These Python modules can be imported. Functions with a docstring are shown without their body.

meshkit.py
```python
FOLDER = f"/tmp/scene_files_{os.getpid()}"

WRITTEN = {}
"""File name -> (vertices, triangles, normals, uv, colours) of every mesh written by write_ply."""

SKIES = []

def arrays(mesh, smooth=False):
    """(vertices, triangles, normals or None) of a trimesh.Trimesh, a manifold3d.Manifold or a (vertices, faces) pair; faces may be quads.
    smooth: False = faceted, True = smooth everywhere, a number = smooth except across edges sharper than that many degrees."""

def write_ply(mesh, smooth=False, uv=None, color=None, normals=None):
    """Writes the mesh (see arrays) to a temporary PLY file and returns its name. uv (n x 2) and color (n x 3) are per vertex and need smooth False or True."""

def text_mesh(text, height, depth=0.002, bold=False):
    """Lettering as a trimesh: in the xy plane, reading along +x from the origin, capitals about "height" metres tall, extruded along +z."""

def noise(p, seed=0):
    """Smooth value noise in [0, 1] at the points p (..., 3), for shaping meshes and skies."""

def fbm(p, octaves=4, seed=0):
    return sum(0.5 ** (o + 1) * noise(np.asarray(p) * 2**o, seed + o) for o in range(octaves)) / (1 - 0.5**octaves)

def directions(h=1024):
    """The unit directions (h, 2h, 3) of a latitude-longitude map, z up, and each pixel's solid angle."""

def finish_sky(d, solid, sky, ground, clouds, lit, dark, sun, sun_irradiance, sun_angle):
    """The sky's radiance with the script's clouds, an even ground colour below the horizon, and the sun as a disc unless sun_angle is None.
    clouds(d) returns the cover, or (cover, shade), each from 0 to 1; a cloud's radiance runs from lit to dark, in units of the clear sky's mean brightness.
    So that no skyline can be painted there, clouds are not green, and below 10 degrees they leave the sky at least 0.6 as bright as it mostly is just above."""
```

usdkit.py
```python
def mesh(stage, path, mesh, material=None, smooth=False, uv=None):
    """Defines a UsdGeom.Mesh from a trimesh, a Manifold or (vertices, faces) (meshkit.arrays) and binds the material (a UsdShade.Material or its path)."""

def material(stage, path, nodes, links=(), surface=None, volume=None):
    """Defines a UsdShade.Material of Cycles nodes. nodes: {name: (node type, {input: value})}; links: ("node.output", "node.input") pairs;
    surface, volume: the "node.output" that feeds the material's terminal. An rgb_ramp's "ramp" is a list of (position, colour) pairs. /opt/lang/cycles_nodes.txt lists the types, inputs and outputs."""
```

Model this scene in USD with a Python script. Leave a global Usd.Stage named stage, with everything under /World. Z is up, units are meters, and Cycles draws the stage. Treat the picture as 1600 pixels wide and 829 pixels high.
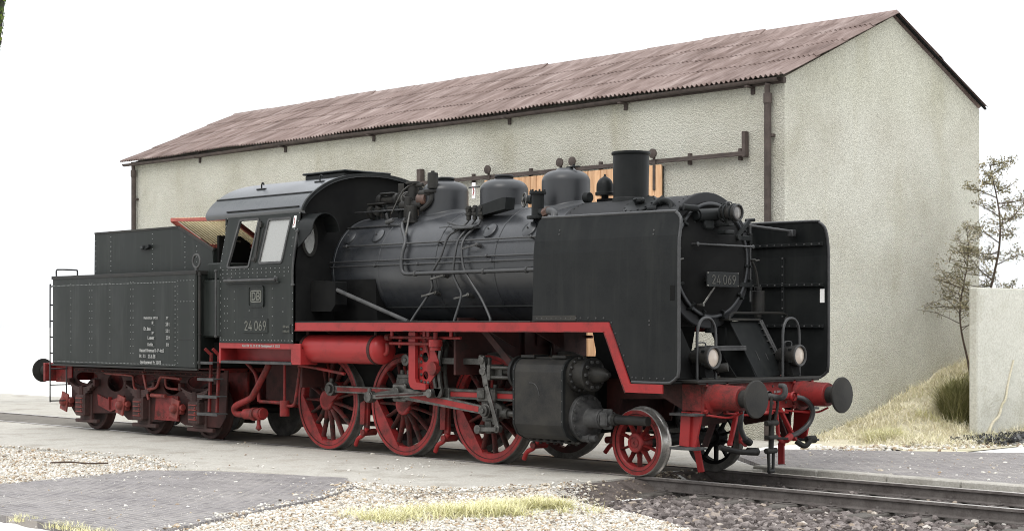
import math, random
import numpy as np, trimesh, usdkit, meshkit
from shapely import geometry as sg, affinity, ops
from pxr import Usd, UsdGeom, UsdLux, UsdShade, Gf, Sdf, Vt

stage = Usd.Stage.CreateInMemory()
UsdGeom.SetStageUpAxis(stage, UsdGeom.Tokens.z)
UsdGeom.SetStageMetersPerUnit(stage, 1.0)
world = UsdGeom.Xform.Define(stage, '/World')
UsdGeom.Scope.Define(stage, '/World/Looks')
rng = np.random.default_rng(7)
random.seed(7)

# ---------------------------------------------------------------- camera
YAW, FPX, SHIFT = -0.8015, 2607.93, 91.995
cam = UsdGeom.Camera.Define(stage, '/World/camera')
cam.AddTranslateOp().Set(Gf.Vec3d(18.4733, -16.5306, 1.9073))
cam.AddRotateXYZOp().Set(Gf.Vec3f(90, 0, -math.degrees(YAW)))
cam.CreateHorizontalApertureAttr(36.0)
cam.CreateVerticalApertureAttr(36.0 * 829 / 1600)
cam.CreateFocalLengthAttr(FPX / 1600 * 36.0)
cam.CreateVerticalApertureOffsetAttr(SHIFT / 1600 * 36.0)
cam.CreateClippingRangeAttr(Gf.Vec2f(0.1, 3000))
cam.CreateExposureAttr(-0.15)

# ---------------------------------------------------------------- sky and sun (bright overcast)
SUN_EL, SUN_AZ = math.radians(52), math.radians(165)      # azimuth = atan2(x, y) of the direction towards the sun
sky = usdkit.material(stage, '/World/Looks/sky', {
    'tc': ('texture_coordinate', {}),
    's': ('sky_texture', {'sky_type': 'single_scattering', 'sun_disc': False, 'sun_elevation': SUN_EL, 'sun_rotation': SUN_AZ}),
    'n': ('noise_texture', {'scale': 2.2, 'detail': 5.0, 'roughness': 0.55}),
    'r': ('rgb_ramp', {'ramp': [(0.0, (8.4, 8.7, 9.2)), (0.5, (9.6, 9.8, 10.1)), (1.0, (10.6, 10.6, 10.6))]}),
    'm': ('mix_color', {'fac': 0.94, 'use_clamp': False}),
    'sp': ('separate_xyz', {}), 'g': ('map_range', {'from_min': 0.0, 'from_max': 1.0, 'to_min': 0.80, 'to_max': 1.95, 'clamp': True}), 'cg': ('combine_xyz', {}), 'x': ('mix_color', {'blend_type': 'multiply', 'fac': 1.0, 'use_clamp': False}),
    'b': ('background_shader', {'strength': 0.15})},
    [('tc.generated', 'n.vector'), ('n.fac', 'r.fac'), ('s.color', 'm.a'), ('r.color', 'm.b'), ('tc.generated', 'sp.vector'), ('sp.z', 'g.value'), ('g.result', 'cg.x'), ('g.result', 'cg.y'), ('g.result', 'cg.z'), ('m.result', 'x.a'), ('cg.vector', 'x.b'), ('x.result', 'b.color')], surface='b.background')
dome = UsdLux.DomeLight.Define(stage, '/World/sky')
UsdShade.MaterialBindingAPI.Apply(dome.GetPrim()).Bind(sky)
dome.GetPrim().SetCustomDataByKey('kind', 'structure')
sun = UsdLux.DistantLight.Define(stage, '/World/sun')
sun.CreateIntensityAttr(0.4); sun.CreateAngleAttr(25.0); sun.CreateColorAttr(Gf.Vec3f(1.0, 0.97, 0.92))
sun.GetPrim().CreateAttribute('inputs:normalize', Sdf.ValueTypeNames.Bool).Set(True)
sun.AddRotateXYZOp().Set(Gf.Vec3f(90 - math.degrees(SUN_EL), 0, 180 - math.degrees(SUN_AZ)))

# ---------------------------------------------------------------- mesh helpers
class MB:
    def __init__(s): s.v, s.f, s.n = [], [], 0
    def add(s, vf):
        v, f = (vf.vertices, vf.faces) if hasattr(vf, 'faces') else vf
        v = np.asarray(v, float); f = np.asarray(f, int)
        if f.shape[1] == 4: f = np.vstack([f[:, [0, 1, 2]], f[:, [0, 2, 3]]])
        s.v.append(v); s.f.append(f + s.n); s.n += len(v); return s
    def get(s): return np.vstack(s.v), np.vstack(s.f)
def join(*ms):
    b = MB()
    for m in ms: b.add(m)
    return b.get()
def mir(m):
    v, f = (m.vertices, m.faces) if hasattr(m, 'faces') else m
    return np.asarray(v) * [1, -1, 1], np.asarray(f)[:, ::-1]
def side(m, s): return m if s < 0 else mir(m)
_bc = {}
def box(x0, x1, y0, y1, z0, z1, b=0.006):
    sx, sy, sz = x1 - x0, y1 - y0, z1 - z0
    b = min(b, sx * .45, sy * .45, sz * .45)
    key = 'c'
    if key not in _bc:
        P = np.array([(i, j, k, a) for i in (-1, 1) for j in (-1, 1) for k in (-1, 1) for a in range(3)], float)
        q = np.where(np.eye(3)[P[:, 3].astype(int)] > 0, P[:, :3], P[:, :3] * .5)
        h = trimesh.convex.convex_hull(q)
        o = [int(np.argmin(((h.vertices - p) ** 2).sum(1))) for p in q]
        inv = np.argsort(o)
        _bc[key] = (P, inv[h.faces] if len(set(o)) == 24 else None)
    P, f = _bc[key]
    ax = np.eye(3)[P[:, 3].astype(int)] > 0
    h = np.array([sx, sy, sz]) / 2
    v = P[:, :3] * np.where(ax, h, h - b) + np.array([(x0 + x1) / 2, (y0 + y1) / 2, (z0 + z1) / 2])
    return v, f
def frame(d):
    d = np.asarray(d, float); d = d / np.linalg.norm(d)
    a = np.array([0, 0, 1.0]) if abs(d[2]) < .9 else np.array([1.0, 0, 0])
    u = np.cross(a, d); u /= np.linalg.norm(u)
    return d, u, np.cross(d, u)
def lathe(prof, o=(0, 0, 0), d=(0, 0, 1), n=24):
    d, u, w = frame(d); o = np.asarray(o, float)
    t = np.arange(n) / n * 2 * math.pi
    ring = np.outer(np.cos(t), u) + np.outer(np.sin(t), w)
    v = np.vstack([o + d * h + ring * max(r, 1e-4) for r, h in prof]); f = []
    m = len(prof)
    i = np.arange(n); j = (i + 1) % n
    for k in range(m - 1):
        a, b = k * n, (k + 1) * n
        f.append(np.stack([a + i, a + j, b + j, b + i], 1))
    return v, np.vstack(f)
def cyl(p0, p1, r, r1=None, n=14):
    p0, p1 = np.asarray(p0, float), np.asarray(p1, float)
    L = np.linalg.norm(p1 - p0); r1 = r if r1 is None else r1
    c = min(.15 * r, .004, L * .2)
    return lathe([(0, 0), (r - c, 0), (r, c), (r1, L - c), (r1 - c, L), (0, L)], p0, p1 - p0, n)
def spline(pts, k=6):
    p = np.asarray(pts, float)
    if len(p) < 3: return p
    q = np.vstack([2 * p[0] - p[1], p, 2 * p[-1] - p[-2]]); out = []
    for i in range(1, len(q) - 2):
        for t in np.arange(k) / k:
            a, b, c, d = q[i - 1:i + 3]
            out.append(.5 * (2 * b + (c - a) * t + (2 * a - 5 * b + 4 * c - d) * t * t + (3 * b - a - 3 * c + d) * t ** 3))
    return np.vstack(out + [p[-1]])
def tube(pts, r, n=8, k=6, taper=None):
    p = spline(pts, k); m = len(p)
    tg = np.gradient(p, axis=0); tg /= np.maximum(np.linalg.norm(tg, axis=1, keepdims=True), 1e-9)
    _, u, w = frame(tg[0]); t = np.arange(n) / n * 2 * math.pi; V = []
    for i in range(m):
        u = u - tg[i] * (u @ tg[i]); u /= np.linalg.norm(u); w = np.cross(tg[i], u)
        rr = r if taper is None else r + (taper - r) * i / (m - 1)
        V.append(p[i] + (np.outer(np.cos(t), u) + np.outer(np.sin(t), w)) * rr)
    V += [p[:1], p[-1:]]; V = np.vstack(V); F = []
    i = np.arange(n); j = (i + 1) % n
    for a in range(m - 1):
        F += [np.stack([a * n + i, a * n + j, (a + 1) * n + j], 1), np.stack([a * n + i, (a + 1) * n + j, (a + 1) * n + i], 1)]
    F += [np.stack([np.full(n, m * n), j, i], 1), np.stack([np.full(n, m * n + 1), (m - 1) * n + i, (m - 1) * n + j], 1)]
    return V, np.vstack(F)
def bar(p0, p1, w, t, up=(0, 0, 1), b=.004):
    """rectangular bar: w across in 'up', t in the third direction"""
    p0, p1 = np.asarray(p0, float), np.asarray(p1, float)
    d = p1 - p0; L = np.linalg.norm(d); d = d / L
    c = np.cross(d, up); c /= np.linalg.norm(c); e = np.cross(c, d)
    v, f = box(0, L, -t / 2, t / 2, -w / 2, w / 2, b)
    M = np.stack([d, -c, e])
    if np.linalg.det(M) < 0: f = f[:, ::-1]
    return p0 + v @ M, f
def poly(pts, r=0):
    p = sg.Polygon(pts)
    return p.buffer(-r).buffer(r, quad_segs=5) if r else p
def ext(p, a, b, plane='xz'):
    """extrude a polygon between a and b along the missing axis"""
    out = MB()
    for g in getattr(p, 'geoms', [p]):
        m = trimesh.creation.extrude_polygon(g, abs(b - a), engine='earcut')
        v = np.array(m.vertices); f = np.array(m.faces); h = v[:, 2] + min(a, b)
        if plane == 'xz': v = np.stack([v[:, 0], h, v[:, 1]], 1); f = f[:, ::-1]
        elif plane == 'yz': v = np.stack([h, v[:, 0], v[:, 1]], 1)
        else: v = np.stack([v[:, 0], v[:, 1], h], 1)
        out.add((v, f))
    return out.get()
def rivets(pts, nrm, r=.011, n=6):
    pts = np.asarray(pts, float); d, u, w = frame(nrm); t = np.arange(n) / n * 2 * math.pi
    ring = (np.outer(np.cos(t), u) + np.outer(np.sin(t), w))
    base = np.vstack([ring * r, ring * r * .7 + d * r * .55, [d * r * .8]])
    i = np.arange(n); j = (i + 1) % n
    f = np.vstack([np.stack([i, j, n + j], 1), np.stack([i, n + j, n + i], 1), np.stack([n + i, n + j, np.full(n, 2 * n)], 1)])
    V = (pts[:, None, :] + base[None]).reshape(-1, 3)
    return V, (f[None] + (np.arange(len(pts)) * len(base))[:, None, None]).reshape(-1, 3)
def line(a, b, n): return np.linspace(np.asarray(a, float), np.asarray(b, float), n)
def bolts(c, d, R, n, r=.016, L=.02, ph=0):
    d, u, w = frame(d); out = MB()
    for k in range(n):
        a = ph + 2 * math.pi * k / n
        p = np.asarray(c, float) + (u * math.cos(a) + w * math.sin(a)) * R
        out.add(lathe([(r, 0), (r, L), (0, L)], p, d, 6))
    return out.get()
def text(s, h, at, facing, width=None, bold=False, depth=.004):
    m = meshkit.text_mesh(s, h, depth, bold); v = np.array(m.vertices); f = np.array(m.faces)
    v[:, 0] -= v[:, 0].min()
    if width: v[:, 0] *= width / v[:, 0].max()
    if facing == '-y': v = np.stack([v[:, 0], -v[:, 2], v[:, 1]], 1)
    else: v = np.stack([v[:, 2], v[:, 0], v[:, 1]], 1)
    return v + np.asarray(at, float), f
# ---------------------------------------------------------------- scene helpers
_used, _origin = {}, {}
def free(parent, name):
    k = (parent, name); n = _used.get(k, 0); _used[k] = n + 1
    return f'{parent}/{name}' if n == 0 else f'{parent}/{name}_{n:03d}'
def meta(prim, **k):
    for a, b in k.items():
        if b: prim.SetCustomDataByKey(a, b)
def thing(name, label, category, loc=(0, 0, 0), group=None, kind=None):
    p = free('/World', name); x = UsdGeom.Xform.Define(stage, p); x.AddTranslateOp().Set(Gf.Vec3d(*map(float, loc)))
    meta(x.GetPrim(), label=label, category=category, group=group, kind=kind); _origin[p] = np.array(loc, float); return p
SPLIT = set('collar beam_lettering bunker_end lagging_lip bracket_stay reversing_bracket stiffener grab_iron lamp_rings strap cab_corner_post locker_handles end_beam hose_bracket step_support drain_box plate_bracket foot bracket_rod canopy_frame coupling_head tank_rim sole_bar board_plate ribs mark scratch pipe_clip drag_beam tender_front spring_buckle rail_stop tray frame_web'.split())
def pieces(m):
    from scipy.sparse import coo_matrix
    from scipy.sparse.csgraph import connected_components
    v, f = np.asarray(m[0], float), np.asarray(m[1])
    e = np.concatenate([np.stack([f[:, i], f[:, i - 1]], 1) for i in range(f.shape[1])])
    n, lab = connected_components(coo_matrix((np.ones(len(e)), (e[:, 0], e[:, 1])), (len(v), len(v))), False)
    bb = [(v[lab == k].min(0) - .004, v[lab == k].max(0) + .004) for k in range(n)]
    adj = np.array([[np.all(a[0] < b[1]) and np.all(b[0] < a[1]) for b in bb] for a in bb])
    n2, g = connected_components(coo_matrix(adj), False)
    return [(v, f[g[lab[f[:, 0]]] == k]) for k in range(n2)]
def part(parent, name, m, mat, smooth=35, whole=False, **k):
    if name in SPLIT and not whole and not isinstance(m, list): m = pieces(m.get() if isinstance(m, MB) else m)
    if isinstance(m, list):
        for q in m: p = part(parent, name, q, mat, smooth, whole=True, **k)
        return p
    if isinstance(m, MB): m = m.get()
    v, f = (m.vertices, m.faces) if hasattr(m, 'faces') else m
    f = np.asarray(f); f = np.vstack([f[:, [0, 1, 2]], f[:, [0, 2, 3]]]) if f.shape[1] == 4 else f; used, f = np.unique(f, return_inverse=True); v = np.asarray(v, float)[used]; f = f.reshape(-1, 3)
    p = free(parent, name); o = _origin.get(parent, np.zeros(3))
    _origin[p] = o
    x = usdkit.mesh(stage, p, (np.asarray(v, float) - o, np.asarray(f)), M[mat], smooth)
    if mat.startswith(('stone_', 'blade_', 'leaf_')):
        from scipy.sparse import coo_matrix
        from scipy.sparse.csgraph import connected_components
        n, lab = connected_components(coo_matrix((np.ones(2 * len(f)), (np.r_[f[:, 0], f[:, 1]], np.r_[f[:, 1], f[:, 2]])), (len(v), len(v))), False)
        t = np.random.default_rng(n).uniform(0, 1, n)[lab].astype(np.float32)
        if not smooth: UsdGeom.PrimvarsAPI(x).CreatePrimvar('tone', Sdf.ValueTypeNames.Float3Array, 'vertex').Set(Vt.Vec3fArray.FromNumpy(np.stack([t, t, t], 1)))
    meta(x.GetPrim(), **k); return p
def top(name, m, mat, smooth=35, **k): return part('/World', name, m, mat, smooth, **k)

# ---------------------------------------------------------------- materials
M = {}
def paint(name, col, col2, rough=.45, scale=3.0, bump=.0, spec=.5, metal=0.0, lo=.35, hi=.7, fine=60., island=0.0, rough2=None, coat=0, streak=None):
    """two-tone painted or raw surface: large patches and fine specks between two colours"""
    nodes = {'g': ('geometry', {}),
             'n': ('noise_texture', {'scale': scale, 'detail': 6.0, 'roughness': .65}),
             'n2': ('noise_texture', {'scale': fine, 'detail': 3.0}),
             'a': ('math', {'math_type': 'multiply_add', 'value2': .35}),
             'r': ('rgb_ramp', {'ramp': [(lo, col), (hi, col2)]}),
             'rr': ('map_range', {'from_min': lo, 'from_max': hi, 'to_min': rough, 'to_max': rough2 or min(1, rough + .2), 'clamp': True}),
             'b': ('bump', {'strength': bump, 'distance': .01}),
             'p': ('principled_bsdf', {'specular_ior_level': spec, 'metallic': metal, 'coat_weight': coat, 'coat_roughness': .2})}
    links = [('g.position', 'n.vector'), ('g.position', 'n2.vector'), ('n2.fac', 'a.value1'), ('n.fac', 'a.value3'), ('a.value', 'm.value1'), ('m.value', 'r.fac'),
             ('m.value', 'rr.value'), ('rr.result', 'p.roughness')]
    nodes['m'] = ('math', {'math_type': 'subtract', 'value2': .175})
    if island:
        nodes['hs'] = ('hsv', {'hue': .5, 'saturation': 1.0, 'fac': 1.0})
        nodes['ir'] = ('map_range', {'from_min': 0., 'from_max': 1., 'to_min': 1 - island, 'to_max': 1 + island})
        links += [('g.random_per_island', 'ir.value'), ('ir.result', 'hs.value'), ('r.color', 'hs.color'), ('hs.color', 'p.base_color')]
    elif streak:                               # dust and water marks running down the sheet
        nodes.update(smp=('mapping', {'scale': (5., 5., .35)}), sn=('noise_texture', {'scale': 1.5, 'detail': 6.0, 'roughness': .7}), sr=('rgb_ramp', {'ramp': [(.50, (0, 0, 0)), (.78, (.8, .8, .8))]}), sm=('mix_color', {'b': streak, 'use_clamp': False}))
        links += [('g.position', 'smp.vector'), ('smp.vector', 'sn.vector'), ('sn.fac', 'sr.fac'), ('sr.color', 'sm.fac'), ('r.color', 'sm.a'), ('sm.result', 'p.base_color')]
    else: links += [('r.color', 'p.base_color')]
    if bump: links += [('n2.fac', 'b.height'), ('b.normal', 'p.normal')]
    M[name] = usdkit.material(stage, '/World/Looks/' + name, nodes, links, surface='p.BSDF')
paint('black_paint', (.0055, .0062, .0063), (.012, .0128, .0125), .36, 1.6, .05, .12, rough2=.52, streak=(.017, .018, .0165))
paint('black_dome', (.0105, .0112, .0125), (.018, .019, .0205), .34, 2.0, .04, .45, rough2=.5)
paint('smokebox_paint', (.012, .0125, .0135), (.021, .021, .0215), .62, 2.5, .08, .22, rough2=.75)
paint('digit_dim', (.06, .058, .05), (.04, .038, .033), .6, 12.0, 0, .3)
paint('roof_paint', (.022, .0245, .0275), (.036, .0385, .041), .30, 1.2, .02, .75, rough2=.42)
paint('black_boiler', (.0075, .0082, .0095), (.013, .014, .0155), .29, 2.0, .04, .6, rough2=.48, streak=(.021, .021, .021))
paint('tender_black', (.0065, .0080, .0070), (.0155, .018, .016), .36, 1.3, .04, .16, rough2=.58, streak=(.027, .029, .026))
paint('soot_black', (.005, .005, .005), (.010, .010, .0095), .6, 3.0, .1, .06)
paint('worn_grey', (.02, .02, .02), (.065, .064, .062), .5, 5.0, .1, .3)
paint('dirty_black', (.008, .008, .008), (.030, .028, .024), .46, 2.4, .08, .18)
paint('red_paint', (.235, .019, .019), (.085, .017, .015), .38, 2.6, .04, .22, lo=.48, hi=.85)
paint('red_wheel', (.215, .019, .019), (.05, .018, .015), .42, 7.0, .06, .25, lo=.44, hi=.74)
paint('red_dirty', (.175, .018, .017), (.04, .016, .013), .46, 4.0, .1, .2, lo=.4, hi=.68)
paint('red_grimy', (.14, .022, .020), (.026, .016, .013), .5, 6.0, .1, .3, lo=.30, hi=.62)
paint('red_dark', (.045, .012, .010), (.014, .010, .009), .65, 3.0, .1, .25)  # frame red darkened: underside shade is put into the colour
paint('red_salmon', (.20, .034, .027), (.075, .022, .018), .5, 6.0, .05, .3)
paint('brown_red', (.05, .019, .016), (.022, .014, .012), .6, 5.0, .1, .35)
paint('rod_steel', (.12, .117, .109), (.04, .037, .033), .32, 8.0, .03, .5, metal=.8)
paint('gear_steel', (.07, .068, .062), (.024, .023, .020), .38, 8.0, .06, .5, metal=.6)
paint('tyre_steel', (.66, .64, .60), (.42, .40, .36), .22, 6.0, .02, .5, metal=.9)
paint('tyre_grimy', (.10, .095, .085), (.035, .032, .028), .5, 5.0, .05, .5, metal=.3)
paint('rail_head', (.50, .48, .46), (.30, .28, .26), .34, 3.0, .02, .5, metal=.8)
paint('rail_side', (.11, .098, .09), (.055, .046, .042), .7, 6.0, .1, .3)
paint('pipe_black', (.012, .012, .012), (.03, .03, .03), .32, 8.0, 0, .5)
paint('copper_brown', (.09, .045, .03), (.04, .025, .02), .5, 9.0, 0, .5)
paint('white_mark', (.32, .32, .305), (.22, .22, .21), .6, 9.0, 0, .3)
paint('plate_grey', (.12, .12, .10), (.07, .07, .058), .5, 12.0, 0, .4)
paint('rivet_light', (.26, .27, .26), (.12, .125, .12), .4, 6.0, 0, .5)
paint('cream_slat', (.80, .70, .46), (.66, .55, .33), .7, 8.0, 0, .3)
paint('red_board', (.30, .07, .05), (.19, .05, .038), .6, 8.0, 0, .4)
paint('lens_cream', (.44, .37, .30), (.34, .29, .24), .18, 5.0, 0, .6, coat=.5)
paint('lens_grey', (.13, .12, .11), (.08, .075, .07), .2, 5.0, 0, .6, coat=.5)
paint('rusty_iron', (.075, .058, .05), (.042, .034, .03), .75, 5.0, .15, .3)
paint('sign_white', (.7, .68, .66), (.6, .58, .56), .5, 9.0, 0, .4)
M['glass'] = usdkit.material(stage, '/World/Looks/glass', {'t': ('transparent_bsdf', {'color': (.86, .88, .86)}), 'g': ('glossy_bsdf', {'color': (.9, .9, .9), 'roughness': .03}), 'd': ('diffuse_bsdf', {'color': (.5, .5, .47)}),
    'f': ('fresnel', {'IOR': 1.7}), 'm0': ('mix_closure', {'fac': .35}), 'm': ('mix_closure', {})},
    [('t.BSDF', 'm0.closure1'), ('d.BSDF', 'm0.closure2'), ('f.fac', 'm.fac'), ('m0.closure', 'm.closure1'), ('g.BSDF', 'm.closure2')], surface='m.closure')
def ground_mat(name, cols, scale=1.2, fine=40., bump=.3, dist=.02, rough=.9, lo=.35, hi=.65, speck=None, detail=8.0):
    nodes = {'g': ('geometry', {}), 'n': ('noise_texture', {'scale': scale, 'detail': detail, 'roughness': .68}),
             'r': ('rgb_ramp', {'ramp': [(lo + (hi - lo) * i / max(1, len(cols) - 1), c) for i, c in enumerate(cols)]}),
             'n2': ('noise_texture', {'scale': fine, 'detail': 4.0, 'roughness': .7}),
             'b': ('bump', {'strength': bump, 'distance': dist}),
             'fr': ('rgb_ramp', {'ramp': [(.3, (.72, .72, .72)), (.7, (1.12, 1.12, 1.12))]}),
             'x': ('mix_color', {'blend_type': 'multiply', 'fac': 1.0, 'use_clamp': False}),
             'p': ('principled_bsdf', {'roughness': rough, 'specular_ior_level': .25})}
    links = [('g.position', 'n.vector'), ('g.position', 'n2.vector'), ('n.fac', 'r.fac'), ('n2.fac', 'b.height'), ('n2.fac', 'fr.fac'), ('r.color', 'x.a'), ('fr.color', 'x.b'),
             ('b.normal', 'p.normal')]
    last = 'x.result'
    if speck:
        nodes.update(v=('voronoi_texture', {'scale': speck[0], 'randomness': 1.0}), vr=('rgb_ramp', {'ramp': [(.0, (1, 1, 1)), (speck[1], (1, 1, 1)), (speck[1] + .03, (0, 0, 0)), (1, (0, 0, 0))]}),
                     n3=('noise_texture', {'scale': 1.7, 'detail': 3.0}), n3r=('rgb_ramp', {'ramp': [(.45, (0, 0, 0)), (.6, (1, 1, 1))]}), vm=('mix_color', {'blend_type': 'multiply', 'fac': 1.0}),
                     sx=('mix_color', {'b': speck[2], 'use_clamp': False}))
        links += [('g.position', 'v.vector'), ('v.distance', 'vr.fac'), ('g.position', 'n3.vector'), ('n3.fac', 'n3r.fac'), ('vr.color', 'vm.a'), ('n3r.color', 'vm.b'), ('vm.result', 'sx.fac'), (last, 'sx.a')]
        last = 'sx.result'
    links.append((last, 'p.base_color'))
    M[name] = usdkit.material(stage, '/World/Looks/' + name, nodes, links, surface='p.BSDF')
ground_mat('pale_sand', [(.74, .73, .69), (.82, .81, .78)], .6, 30, .3)
ground_mat('white_gravel_bed', [(.44, .41, .35), (.52, .495, .44), (.36, .305, .23)], 1.3, 45, .8, .03, lo=.3, hi=.75)
ground_mat('concrete_slab', [(.33, .305, .26), (.42, .40, .355), (.265, .24, .20)], .9, 35, .35, .012, lo=.3, hi=.7, speck=(26., .13, (.72, .70, .66)))
ground_mat('slab_grime_shade', [(.11, .10, .086), (.165, .15, .128), (.08, .072, .062)], .9, 35, .35, .012, lo=.3, hi=.7)  # grime, plus the shadow under the engine painted into the colour
ground_mat('ballast_bed', [(.09, .075, .066), (.15, .125, .112), (.065, .053, .046)], 3., 40, .8, .03)
ground_mat('straw_soil', [(.50, .46, .34), (.60, .55, .42), (.42, .39, .26)], 1.5, 40, .6, .03)
ground_mat('cast_concrete', [(.37, .365, .31), (.45, .44, .385), (.32, .31, .25)], .8, 30, .25, .008, lo=.3, hi=.7)
ground_mat('kerb_concrete', [(.31, .295, .255), (.39, .37, .33), (.235, .218, .185)], 2., 40, .4, .01)
ground_mat('timber_grey', [(.075, .068, .06), (.13, .118, .105), (.05, .044, .038)], 4., 60, .5, .01)
for nm, rot in (('cobbles', 0.0),):
    M[nm] = usdkit.material(stage, '/World/Looks/' + nm, {
        'g': ('geometry', {}), 'mp': ('mapping', {'rotation': (0, 0, .04)}),
        'dn': ('noise_texture', {'scale': 5.0, 'detail': 2.0}), 'dm': ('mix_color', {'blend_type': 'linear_light', 'fac': .014, 'use_clamp': False}),
        'k': ('brick_texture', {'scale': 1.0, 'brick_width': .17, 'row_height': .085, 'mortar_size': .011, 'mortar_smooth': .5, 'color1': (.135, .127, .126), 'color2': (.205, .195, .192), 'mortar': (.28, .262, .242)}),
        'n': ('noise_texture', {'scale': 1.1, 'detail': 7.0, 'roughness': .65}), 'nr': ('rgb_ramp', {'ramp': [(.3, (.8, .78, .8)), (.7, (1.2, 1.18, 1.15))]}),
        'x': ('mix_color', {'blend_type': 'multiply', 'fac': 1.0, 'use_clamp': False}),
        'n2': ('noise_texture', {'scale': 45., 'detail': 3.0}), 'v': ('voronoi_texture', {'scale': 24.}), 'vr': ('rgb_ramp', {'ramp': [(0, (1, 1, 1)), (.10, (1, 1, 1)), (.14, (0, 0, 0)), (1, (0, 0, 0))]}),
        'sx': ('mix_color', {'b': (.7, .68, .64), 'use_clamp': False}), 'h': ('math', {'math_type': 'multiply_add', 'value2': -.8}), 'b': ('bump', {'strength': .7, 'distance': .012}),
        'p': ('principled_bsdf', {'roughness': .8, 'specular_ior_level': .35})},
        [('g.position', 'dm.a'), ('g.position', 'dn.vector'), ('dn.color', 'dm.b'), ('dm.result', 'mp.vector'), ('mp.vector', 'k.vector'), ('g.position', 'n.vector'), ('n.fac', 'nr.fac'), ('k.color', 'x.a'), ('nr.color', 'x.b'), ('g.position', 'n2.vector'),
         ('g.position', 'v.vector'), ('v.distance', 'vr.fac'), ('vr.color', 'sx.fac'), ('x.result', 'sx.a'), ('sx.result', 'p.base_color'), ('k.fac', 'h.value1'), ('n2.fac', 'h.value3'), ('h.value', 'b.height'), ('b.normal', 'p.normal')], surface='p.BSDF')
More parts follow.
